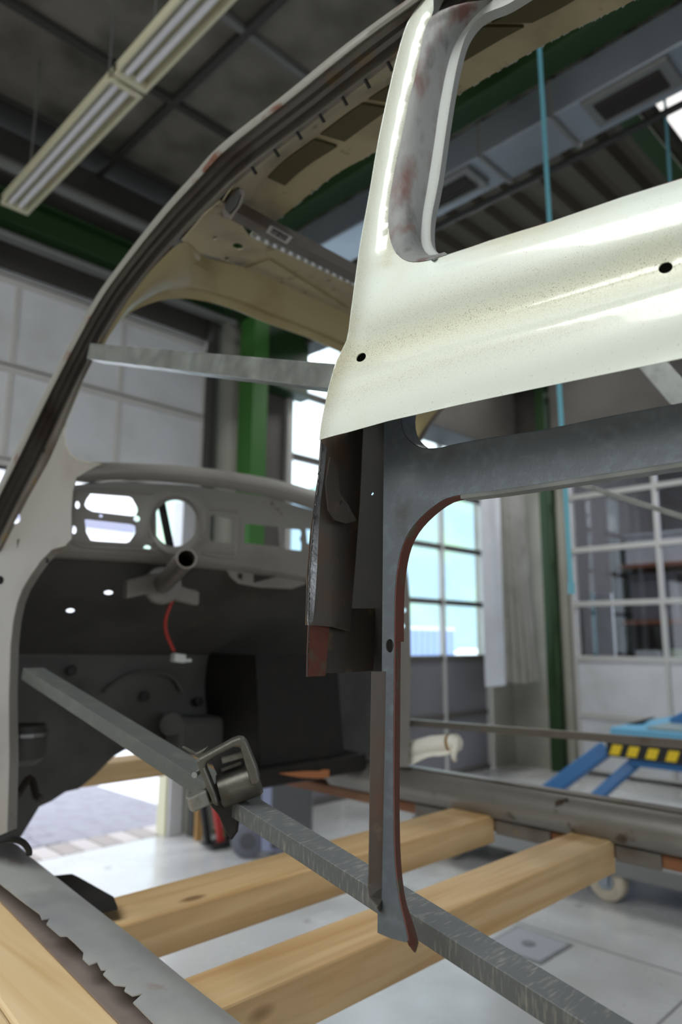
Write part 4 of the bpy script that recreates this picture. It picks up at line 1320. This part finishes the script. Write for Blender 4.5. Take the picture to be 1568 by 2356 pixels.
# dark passenger footwell and tunnel side
pf = MB()
c0, c1 = P(588, 1506, Y=1.62), P(960, 1506, Y=1.62)
zb = P(700, 1762, Y=1.62).z
pf.add([(c0.x, 1.62, c0.z), (1.60, 1.62, c0.z), (1.60, 1.58, zb), (c0.x, 1.58, zb), (c0.x, 1.86, c0.z), (c0.x, 1.86, zb)], [(0, 1, 2, 3), (4, 0, 3, 5)])
tag(pf.build('footwell_panel', M['dark_steel'], car, thick=0.003), 'dark bare steel footwell panel on the passenger side')
cross = MB().box(1.22, 1.66, 1.54, 1.66, P(700, 1780, Y=1.55).z - 0.02, P(700, 1752, Y=1.55).z)
tag(cross.build('front_crossmember', M['dark_steel'], car, bevel=0.008), 'dark rusty crossmember below the firewall')
cpr = [(640, 1779), (700, 1774), (735, 1774), (745, 1770), (757, 1771), (756, 1789), (735, 1791), (690, 1789), (660, 1784)]
tag(sheet('copper_patch', cpr, [], lambda x, y: P(x, y, Y=1.535), M['copper'], car, thick=0.002), 'bare copper coloured metal patch')
kx = [(0.545, 1.46), (0.56, 1.60), (0.58, 1.86)]
loft('kick_panel', [[Vector((x, y, CAM.z + 0.2)) for x, y in kx], [Vector((x - 0.02, y, CAM.z - 0.1)) for x, y in kx], [Vector((x - 0.02, y, CAM.z - 0.36)) for x, y in kx]], M['under_grey'], car)
# round drum and hoses in the wheel arch
dm = P(62, 1715, Y=1.72)
MB().tube([dm + Vector((0, 0.02, 0.045)), dm + Vector((0, 0.02, 0.03)), dm + Vector((0, 0.02, -0.03)), dm + Vector((0, 0.02, -0.045))], [0.045, 0.05, 0.05, 0.03], 24).build('brake_fluid_cup', M['firewall_grey'], car, smooth=True)
MB().cyl(dm + Vector((0, 0.02, 0.02)), dm + Vector((0, 0.02, 0.028)), 0.053, 24).build('cup_band', M['galv'], car)
MB().tube(crom([P(40, 1830, Y=1.6), P(70, 1790, Y=1.66), P(85, 1840, Y=1.6), P(95, 1832, Y=1.6)], 16), 0.008, 8).build('bracket_arm', M['rusty_grey'], car, smooth=True)

# ---- left sill with a torn flange, right sill, far door pillar
ZS = CAM.z - 0.36
jag = [(-40, 2008), (0, 2033), (45, 2069), (92, 2104), (96, 2116), (114, 2113), (107, 2127), (138, 2154), (154, 2154), (172, 2170), (192, 2191), (190, 2207), (205, 2221), (223, 2214), (232, 2232), (245, 2232), (237, 2243), (263, 2267), (290, 2270), (286, 2281), (304, 2292), (328, 2287), (306, 2308), (339, 2341), (357, 2359), (384, 2386), (440, 2440)]
right = [(668, 2440), (553, 2356), (430, 2260), (312, 2162), (200, 2075), (120, 2012), (67, 1970), (40, 1945), (-40, 1900)]


def sill_pt(x, y):
    e = interp(sorted([(a, b) for a, b in right]), x)
    dd = (y - e)
    return P(x, y, Z=ZS - 0.018 * max(0, 1 - dd / 55.0) ** 2 + 0.004 * math.sin(max(0, dd) / 14.0) * 0.3)


ls = sheet('left_sill', jag + right, [], sill_pt, M['sill_grey'], car, step=22, thick=0.0014, angle=60)
tag(ls, 'light grey left door sill with a torn jagged flange')
re_ = [sill_pt(x, y) for x, y in right]
loft('sill_inner_face', [re_, [p + Vector((0.006, 0, -0.012)) for p in re_], [p + Vector((0.004, 0, -0.05)) for p in re_]], M['sill_grey'], car)
und = [(-60, 1985), (92, 2080), (220, 2190), (330, 2280), (460, 2400), (430, 2510), (284, 2364), (179, 2256), (90, 2164), (0, 2072), (-60, 2010)]
us = sheet('sill_inner_flange', und, [], lambda x, y: P(x, y, Z=ZS - 0.028), M['mauve_primer'], car, thick=0.002)
tag(us, 'mauve-grey flange below the torn sill edge')
# right sill: half round section swept along the car
XS = 1.69
sec = [(0.02, -0.004), (0.0, 0.0), (-0.022, -0.006), (-0.042, -0.022), (-0.052, -0.045), (-0.048, -0.068), (-0.035, -0.084), (-0.02, -0.09)]
cur = []
for dx, dz in sec:
    cur.append([Vector((XS + dx, y, ZS + 0.0 + dz)) for y in (-0.6, 0.2, 1.0, 1.7)])
rs2 = loft('right_sill', cur, M['sill_steel'], car, angle=80)
tag(rs2, 'half round bare steel right door sill')
box('sill_outer_box', XS + 0.0, XS + 0.06, -0.6, 1.7, ZS - 0.09, ZS - 0.006, M['dark_steel'], car, bevel=0.004)
box('sill_cover_strip', XS - 0.012, XS + 0.02, -0.6, 1.7, ZS - 0.002, ZS + 0.003, M['rail_grey'], car, bevel=0.001)
# far hinge pillar edge facing us
fpil = [(968, 1180), (950, 1230), (934, 1272), (931, 1290), (938, 1330), (942, 1380), (944, 1500), (941, 1700), (938, 1765), (880, 1765), (880, 1180)]
fp_ = sheet('far_hinge_pillar', fpil, [circle(930, 1404, 4, 5, 12), circle(927, 1440, 4, 5, 12)], lambda x, y: P(x, y, X=1.655), M['body_grey'], car, step=0, thick=0.003)
tag(fp_, 'light grey far side hinge pillar with two bolt holes')
# black rubber loop by the pillar foot
MB().tube(crom([P(-20, 1938, Y=1.05), P(25, 1930, Y=1.05), P(52, 1938, Y=1.06), P(66, 1955, Y=1.06), P(66, 1968, Y=1.06)], 20), 0.0045, 8).build('rubber_loop', M['rubber'], car, smooth=True)
dp = sheet('floor_remnant', [(100, 2025), (125, 2017), (165, 2013), (180, 2020), (261, 2066), (270, 2090), (180, 2110)], [], lambda x, y: P(x, y, Z=ZS - 0.06), M['dark_steel'], car, thick=0.004)
# ------------------------------------------------------------------ timber, dolly, braces, clamp and things around
ZB = CAM.z - 0.44


def timber(label, y0, y1, x0, x1, z0, z1, mt='wood_x'):
    o = box('timber_beam', x0, x1, y0, y1, z0, z1, M[mt], None, bevel=0.004, seg=2)
    tag(o, label, 'timber beam', 'timber cross beams')
    return o


timber('squared timber cross beam nearest the camera, under the cut pillar', 0.78, 0.88, 0.44, 1.67, ZB - 0.072, ZB)
timber('squared timber cross beam, second from the camera', 1.10, 1.225, 0.44, 1.67, ZB - 0.068, ZB)
c = P(252, 1755, Y=2.05)
timber('brownish timber cross beam seen through the wheel arch at the front', 2.05, 2.15, 0.44, 1.67, P(250, 1804, Y=2.05).z, c.z)

dl = thing('body_dolly', 'dolly of long rails on legs carrying the timber cross beams', 'dolly', (1.1, 0.8, 0))
zt = ZB - 0.004
zl = ZS - 0.032
k0, k1 = P(0, 2064, Z=zl), P(284, 2356, Z=zl)
kd = (k1 - k0).normalized()
kn = Vector((-kd.y, kd.x, 0))
if kn.x > 0:
    kn = -kn
dz_ = Vector((0, 0, -0.0415))
for wd2, of, lb2 in ((0.088, 0.0, 'long pale timber rail under the left sill'), (0.10, 0.090, 'second pale timber board beside the left rail')):
    c0, c1 = k0 - kd * 2.0 + kn * (of + wd2 / 2) + dz_, k0 + kd * 2.0 + kn * (of + wd2 / 2) + dz_
    tag(MB().bar(c0, c1, kn, wd2, 0.083).build('long_timber', M['wood_y'], dl, bevel=0.004), lb2)
rw = box('reddish_rail', 1.672, 1.74, -0.8, 3.2, ZS - 0.122, ZS - 0.092, M['wood_red'], dl, bevel=0.004)
for ya_, yb_ in ((0.2, 0.3), (0.675, 0.778), (0.94, 1.095), (1.24, 1.36)):
    box('steel_shoe', 1.664, 1.672, ya_, yb_, ZS - 0.126, ZS - 0.091, M['rail_grey'], dl, bevel=0.003)
for x0, x1 in ((0.25, 0.40), (1.66, 1.76)):
    for y in (-0.7, 3.0):
        if x0 > 1 and y > 0:
            continue
        box('leg', (x0 + x1) / 2 - 0.03, (x0 + x1) / 2 + 0.03, y - 0.03, y + 0.03, 0.0, ZS - 0.15, M['pipe_grey'], dl, bevel=0.004)
box('steel_rail', 0.24, 0.44, -0.8, 3.2, ZB - 0.11, ZB - 0.073, M['pipe_grey'], dl, bevel=0.004)
box('steel_rail', 1.60, 1.76, -0.8, 0.12, ZB - 0.11, ZB - 0.045, M['pipe_grey'], dl, bevel=0.004)

# ---- braces of square tube
nd = [(53, 1537), (179, 1605), (451, 1792), (540, 1847), (760, 1993), (846, 2046), (946, 2116), (1198, 2271), (1348, 2356)]


def square_brace(name, label, p0, p1, w, h, m, group='temporary braces of square tube', holes=False):
    """hollow rectangular tube with open ends; w across the car, h in the flank"""
    t = thing(name, label, 'brace', tuple(p0), group)
    d = (p1 - p0).normalized()
    sv = Vector((1, 0, 0)) if abs(d.x) < 0.9 else Vector((0, 1, 0))
    sv = (sv - d * sv.dot(d)).normalized()
    n = d.cross(sv)
    v, f = [], []
    for p in (p0, p1):
        for k in (1.0, 0.86):
            v += [p + sv * w / 2 * a * k + n * h / 2 * b * k for a, b in ((-1, -1), (1, -1), (1, 1), (-1, 1))]
    for i in range(4):
        j = (i + 1) % 4
        f += [(i, j, 8 + j, 8 + i), (4 + i, 12 + i, 12 + j, 4 + j), (i, 4 + i, 4 + j, j), (8 + i, 8 + j, 12 + j, 12 + i)]
    obj('tube', v, f, m, t, bevel=0.0022, seg=3)
    return t


XB = 0.53
q0, q1 = P(53, 1537, X=XB), P(1348, 2356, X=XB)
dd = (q1 - q0).normalized()
nn = Vector((0, dd.z, -dd.y))
if nn.z > 0:
    nn = -nn
off = Vector((0.019, 0, 0)) + nn * 0.0105
q1 = q1 + dd * 0.22
jt = P(540, 1850, X=XB)
s_ = (jt - q0).dot(dd)
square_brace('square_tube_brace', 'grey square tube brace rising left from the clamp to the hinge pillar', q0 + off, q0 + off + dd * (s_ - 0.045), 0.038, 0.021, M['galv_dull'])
square_brace('square_tube_brace', 'brushed square tube brace running from the clamp to lower right', q0 + off + dd * (s_ - 0.02), q1 + off, 0.034, 0.0185, M['galv_sawn'])
# galvanised brace from the screen pillar back to the lock pillar
g0, g1 = P(205, 808, X=0.575), P(780, 868, X=0.575)
square_brace('square_tube_brace', 'bright galvanised square tube brace between screen pillar and white panel', g0 + Vector((0.014, 0, 0)), g1 + (g1 - g0) * 0.12 + Vector((0.014, 0, 0)), 0.032, 0.031, M['galv'])
# its counterpart on the right side, and the low bar across the far door opening
a, b = P(1312, 1108, X=1.66), P(1568, 1189, X=1.66)
square_brace('square_tube_brace', 'pale tube brace slanting behind the waist rail on the far side', a + (a - b) * 0.8, b + (b - a) * 0.9, 0.02, 0.012, M['galv'])
a, b = P(920, 1660, X=1.68), P(1568, 1712, X=1.68)
square_brace('square_tube_brace', 'low dull tube brace across the far door opening', a + (a - b) * 0.05, b + (b - a) * 0.7, 0.018, 0.018, M['dull_tube'])
# cross brace below the roof with a sticker
a, b = P(535, 482, Z=ZR - 0.03), P(812, 613, Z=ZR - 0.03)
b.y = a.y
t = square_brace('square_tube_brace', 'roof cross brace with a printed sticker, behind the left roof rail', a, Vector((1.58, a.y, a.z)), 0.026, 0.026, M['rail_grey'])
sp_ = [P(x, y, Y=a.y - 0.0145) for x, y in ((621, 518), (673, 546), (659, 562), (611, 534))]
sk_ = MB().add(sp_, [(0, 1, 2, 3)]).build('sticker', M['label_white'], t, thick=0.0006)
cc = sum(sp_, Vector()) / 4
pr_ = [cc + (p - cc) * 0.72 + Vector((0, -0.0006, 0)) for p in sp_]
MB().add(pr_, [(0, 1, 2, 3)]).build('sticker_print', M['label_print'], sk_, thick=0.0003)

# light brace at upper right seen through the gap below the panel
a, b = P(1500, 835, X=1.55), P(1600, 950, X=1.55)
square_brace('square_tube_brace', 'short grey tube brace glimpsed at right between panel and waist rail', a + (a - b) * 0.6, b + (b - a) * 0.6, 0.03, 0.05, M['galv'])

# ---- clamp joining the two tubes
cl = thing('tube_clamp', 'cast iron sliding clamp joining the two square tube braces', 'clamp', tuple(P(515, 1790, X=XB)))
K = 0.875 / 1635.0                      # metres per pixel at the clamp
o_ = P(515, 1790, X=XB - 0.012)
ex = (_r0 * 0.93 + _fh * 0.10).normalized()
ey = Vector((0, 0, 1))
ez = ex.cross(ey)


def Cq(px, py, d=0.0):
    return o_ + ex * ((px - 515) * K) + ey * (-(py - 1790) * K) + _fh * d


def plate(pts, holes, d, th, name, m, bevel=0.002):
    return sheet(name, pts, holes, lambda x, y: Cq(x, y, d), m, cl, thick=th, smooth=False, off=1.0, bevel=bevel)


yo = [(456, 1750), (462, 1742), (530, 1706), (545, 1701), (556, 1704), (563, 1714), (586, 1766), (592, 1790), (588, 1800), (574, 1800), (560, 1760), (548, 1722), (534, 1722), (500, 1738), (478, 1752), (476, 1762), (500, 1815), (508, 1840), (496, 1838), (478, 1800)]
plate(yo, [], 0.004, 0.024, 'yoke', M['cast_iron'], 0.003)
plate([(476, 1756), (546, 1722), (570, 1790), (505, 1812)], [], 0.022, 0.004, 'yoke_back', M['dark_steel'], 0.0)
plate([(420, 1726), (424, 1723), (452, 1738), (478, 1724), (462, 1748), (455, 1748)], [], 0.006, 0.004, 'spring_tab', M['cast_iron'])
MB().tube([Cq(503, 1822, 0.010), Cq(506, 1821, 0.010), Cq(582, 1796, 0.010), Cq(587, 1794, 0.010)], [0.016, 0.0195, 0.0195, 0.017], 28).build('barrel', M['cast_iron'], cl, smooth=True)
MB().bar(Cq(506, 1757, 0.010), Cq(556, 1744, 0.010), ey, 0.007, 0.006).build('inner_pawl', M['bolt_metal'], cl, bevel=0.001)
MB().bar(Cq(506, 1776, 0.008), Cq(550, 1760, 0.008), ey, 0.005, 0.006).build('inner_pawl', M['cast_iron'], cl, bevel=0.001)
MB().bar(Cq(448, 1838, -0.014), Cq(482, 1824, -0.006), ey, 0.017, 0.016).build('clamp_bolt', M['bolt_metal'], cl, bevel=0.002)
MB().cyl(Cq(480, 1826, -0.004), Cq(510, 1818, 0.012), 0.0095, 16).build('bolt_collar', M['cast_iron'], cl, bevel=0.002)
plate([(478, 1800), (505, 1822), (540, 1815), (548, 1860), (544, 1905), (530, 1925), (515, 1900), (500, 1870), (482, 1850)], [], 0.020, 0.010, 'lower_jaw', M['dark_steel'], 0.003)
MB().cyl(Cq(455, 1780, -0.010), Cq(458, 1778, 0.0), 0.0035, 12).build('rivet', M['galv'], cl)

# ---- wrapped foam roll lying on the right sill
fr_ = thing('wrapped_foam_roll', 'white foam wrapped roll with yellow tape lying on the far sill', 'roll', tuple(P(990, 1750, X=1.70)))
a, b = P(938, 1728, X=1.70), P(1052, 1708, X=1.70)
ax = (b - a).normalized()
MB().tube([a - ax * 0.004, a, a.lerp(b, 0.1), a.lerp(b, 0.5) + Vector((0, 0, 0.004)), a.lerp(b, 0.9), b, b + ax * 0.01], [0.016, 0.022, 0.026, 0.027, 0.026, 0.024, 0.012], 22).build('foam', M['foam'], fr_, smooth=True)
MB().tube([a + ax * 0.0, a + ax * 0.006], [0.0235, 0.0255], 22).build('yellow_tape', M['yellow'], fr_, smooth=True)
MB().tube([a.lerp(b, 0.86), a.lerp(b, 0.91)], [0.0272, 0.0268], 22).build('tan_tape', M['slat_wood'], fr_, smooth=True)
fl_ = [[a.lerp(b, u) + Vector((-0.018 - 0.006 * v, 0, -0.012 - 0.026 * v * (1 - 0.55 * u) - 0.004 * math.sin(9 * u))) for u in (0, .1, .2, .3, .4, .5, .6, .7, .8, .9, 1.0)] for v in (0, 0.33, 0.66, 1)]
loft('loose_sheet', fl_, M['foam'], fr_, thick=0.002)
MB().tube(crom([b + Vector((-0.01, 0, -0.01)), b + Vector((-0.02, 0, -0.035)), b + Vector((-0.012, 0, -0.05))], 8), [0.012, 0.011, 0.010, 0.010, 0.009, 0.008, 0.007, 0.004], 10).build('wrap_end', M['foam'], fr_, smooth=True)

# ---- blue scissor lift standing near the right wall
XL = 5.3
lf = thing('lift_table', 'blue hydraulic lift with yellow and black edge stripes by the glazed right door', 'lift', tuple(P(1480, 1760, X=XL))[:2] + (0,))
t0 = P(1406, 1690, X=XL)
zt0, zt1 = P(1480, 1712, X=XL).z, P(1480, 1690, X=XL).z
ya, yb = P(1403, 1700, X=XL).y, P(1760, 1720, X=XL).y
box('platform', XL, XL + 1.2, yb, ya, zt0 - 0.02, zt1 + 0.03, M['blue_light'], lf, bevel=0.008)
box('platform_top', XL + 0.06, XL + 1.15, yb, ya - 0.25, zt1 + 0.03, zt1 + 0.05, M['lift_top'], lf, bevel=0.004)
zs0, zs1 = P(1480, 1745, X=XL - 0.02).z, P(1480, 1720, X=XL - 0.02).z
box('edge_board', XL - 0.03, XL + 0.02, yb, ya + 0.02, zs0 - 0.012, zs1 + 0.03, M['black_paint'], lf, bevel=0.004)
for px in (1417, 1456, 1500, 1546, 1594, 1644):
    p, w_ = P(px, 1732, X=XL - 0.03), 0.052
    v = [(XL - 0.036, p.y + w_, zs0 + 0.002), (XL - 0.036, p.y - w_ + 0.03, zs0 + 0.002), (XL - 0.036, p.y - w_, zs1), (XL - 0.036, p.y + w_ - 0.03, zs1)]
    MB().add(v, [(0, 1, 2, 3)]).build('yellow_stripe', M['yellow'], lf, thick=0.004)
box('under_beam', XL + 0.03, XL + 1.1, yb, ya - 0.12, zs0 - 0.07, zs0 - 0.01, M['blue'], lf, bevel=0.006)
pa = P(1395, 1722, X=XL + 0.1)
pb2 = P(1250, 1830, X=XL - 0.1)
k = (0.03 - pa.z) / (pb2.z - pa.z)
fa = pa + (pb2 - pa) * k
MB().bar(pa, fa, Vector((1, 0, 0)), 0.11, 0.11).build('leg', M['blue'], lf, bevel=0.012)
pa = P(1475, 1742, X=XL + 0.15)
pb2 = P(1385, 1822, X=XL + 0.0)
k = (0.03 - pa.z) / (pb2.z - pa.z)
MB().bar(pa, pa + (pb2 - pa) * k, Vector((1, 0, 0)), 0.08, 0.08).build('leg', M['blue'], lf, bevel=0.012)
box('base_rail', XL - 0.25, XL - 0.13, yb - 0.2, fa.y + 0.1, 0, 0.06, M['blue'], lf, bevel=0.006)
rp_ = MB()
p0, p1, p2 = P(1406, 1688, X=XL + 0.05), P(1475, 1652, X=XL + 0.35), P(1470, 1680, X=XL + 0.4)
rp_.add([p0, P(1408, 1684, X=XL + 0.05), P(1445, 1664, X=XL + 0.3), P(1508, 1648, X=XL + 0.5), P(1478, 1664, X=XL + 0.4), P(1490, 1677, X=XL + 0.4)], [(0, 1, 2, 3, 4, 5)])
rp_.build('tilted_flap', M['black_paint'], lf, thick=0.02)
a = P(1548, 1668, X=XL + 0.5)
MB().bar(a, a + Vector((0.1, -0.5, 0.28)), Vector((1, 0, 0)), 0.1, 0.1).build('upper_arm', M['blue'], lf, bevel=0.012)

# ---- trolley on castors beyond the right sill
tr = thing('low_trolley', 'low steel trolley with a translucent castor behind the right sill', 'trolley', (4.1, 1.2, 0))
cb = P(1396, 2075, Z=0.0)
xw = cb.x
zt = P(1500, 1992, X=xw).z
zb_ = P(1500, 2032, X=xw).z
box('side_rail', xw - 0.03, xw + 0.03, cb.y - 1.6, cb.y + 0.08, zb_, zt, M['pipe_grey'], tr, bevel=0.005)
box('side_rail', xw - 0.03, xw + 0.03, cb.y + 0.08, cb.y + 1.3, zb_, zt, M['pipe_grey'], tr, bevel=0.005)
box('deck', xw + 0.03, xw + 0.7, cb.y - 1.6, cb.y + 1.3, zt - 0.03, zt, M['ceil_bar'], tr, bevel=0.004)
R_w = 0.105
wm = mat('castor_tyre', '#b7ad98', 0.35, spots=[('#8f8672', 20, 0.5, 0.7, 4)])
for (y, nm) in ((cb.y, 'near'), (cb.y + 1.05, 'far'), (cb.y - 1.4, 'rear')):
    w_ = MB().tube([(xw - 0.005, y, R_w), (xw + 0.005, y, R_w), (xw + 0.045, y, R_w), (xw + 0.055, y, R_w)], [R_w * 0.93, R_w, R_w, R_w * 0.93], 32).build('castor_wheel', wm, tr, smooth=True, angle=50)
    MB().cyl((xw - 0.012, y, R_w), (xw - 0.004, y, R_w), 0.045, 24).build('wheel_hub', M['duct'], w_, bevel=0.002)
    MB().cyl((xw - 0.022, y, R_w), (xw - 0.012, y, R_w), 0.016, 16).build('axle_nut', M['galv'], w_)
    f_ = MB().box(xw - 0.024, xw - 0.016, y - 0.02, y + 0.03, R_w - 0.02, zt)
    f_.box(xw + 0.062, xw + 0.07, y - 0.02, y + 0.03, R_w - 0.02, zt)
    f_.box(xw - 0.024, xw + 0.07, y - 0.05, y + 0.05, zt - 0.012, zt)
    f_.build('castor_fork', M['duct'], tr, bevel=0.002)

# ---- wheeled bin by the green column, with a red hand truck and a wooden slat leaning behind
bn = thing('wheeled_bin', 'blue grey wheeled bin with grey wheels standing by the front wall', 'bin', tuple(P(640, 1975, Z=0.0)))
w0 = P(566, 1980, Z=0)
p0, p1 = P(596, 1975, Z=0.02), P(712, 1975, Z=0.02)
ux = (p1 - p0)
ux.z = 0
ux.normalize()
uy = Vector((-ux.y, ux.x, 0))
W_ = (p1 - p0).length
hb = 0.95
v, f = [], []
for (z, g) in ((0.06, 0.92), (0.55, 0.97), (hb, 1.05)):
    cx = p0 + ux * W_ * 0.5 + uy * 0.15
    v += [Vector((cx.x, cx.y, z)) + ux * W_ * 0.5 * g * i + uy * 0.15 * g * j for i, j in ((-1, -1), (1, -1), (1, 1), (-1, 1))]
for k in range(2):
    for i in range(4):
        j = (i + 1) % 4
        f.append((k * 4 + i, k * 4 + j, k * 4 + 4 + j, k * 4 + 4 + i))
f += [(0, 1, 2, 3)]
obj('body', v, f, M['bin'], bn, thick=0.006, bevel=0.012)
lid = MB()
cx = p0 + ux * W_ * 0.5 + uy * 0.15
lid.fbox((cx.x, cx.y, hb + 0.02), ux * W_ * 0.56, uy * 0.18, Vector((0, 0, 0.022)))
lid.build('lid', M['bin_dark'], bn, bevel=0.015)
MB().fbox((p1.x + ux.x * 0.012, p1.y + ux.y * 0.012, 0.5), ux * 0.004, uy * 0.003, Vector((0, 0, 0.4))).build('label_strip', M['pipe_grey'], bn)
fpn = MB().fbox(p0 + ux * W_ * 0.62 - uy * 0.012 + Vector((0, 0, 0.5)), ux * W_ * 0.40, uy * 0.012, Vector((0, 0, 0.44)))
tag(fpn.build('front_panel', M['bin_dark'], bn, bevel=0.01), 'dark grey front of the bin')
wc = w0 + uy * 0.06
for k in (0.0, 0.2):
    c = Vector((wc.x, wc.y, 0.105)) + uy * k
    wv = MB().tube([c - uy * 0.03, c - uy * 0.022, c + uy * 0.022, c + uy * 0.03], [0.09, 0.105, 0.105, 0.09], 28).build('wheel', M['bin_wheel'], bn, smooth=True, angle=40)
    MB().cyl(c - uy * 0.036, c - uy * 0.028, 0.05, 20).build('hub', M['bin_dark'], wv, bevel=0.003)
MB().cyl(Vector((wc.x, wc.y, 0.105)), Vector((wc.x, wc.y, 0.105)) + ux * 0.16, 0.03, 12).build('axle_arm', M['bin'], bn)
MB().fbox(Vector((wc.x, wc.y, 0.225)) + ux * 0.02, ux * 0.025, uy * 0.03, Vector((0, 0, 0.02))).build('red_pedal', M['red'], bn, bevel=0.005)

ht = thing('hand_truck', 'red and black hand truck leaning by the front door jamb', 'hand truck', tuple(P(505, 1935, Z=0.0)))
a, b = P(516, 1940, Z=0.03), P(452, 1785, Z=0.9)
b = Vector((a.x - 0.2, a.y + 0.05, 1.1))
for k, mm in ((0.0, 'red'), (0.07, 'black_paint'), (-0.1, 'black_paint')):
    MB().bar(a + Vector((k, 0.04, 0)), b + Vector((k, 0.04, 0)), Vector((1, 0, 0)), 0.045, 0.03).build('side_tube', M[mm], ht, bevel=0.006)
MB().bar(a + Vector((-0.12, 0.04, 0.0)), a + Vector((0.10, 0.04, 0.0)), Vector((0, 1, 0)), 0.14, 0.015).build('toe_plate', M['black_paint'], ht, bevel=0.003)
a = P(458, 1935, Z=0.0)
sl = MB().box(a.x - 0.025, a.x + 0.025, a.y, a.y + 0.03, 0, 1.9)
tag(sl.build('wooden_slat', M['slat_wood'], bevel=0.004), 'narrow upright wooden slat standing beside the door jamb', 'slat')
a = P(1000, 2060, Z=0.0)
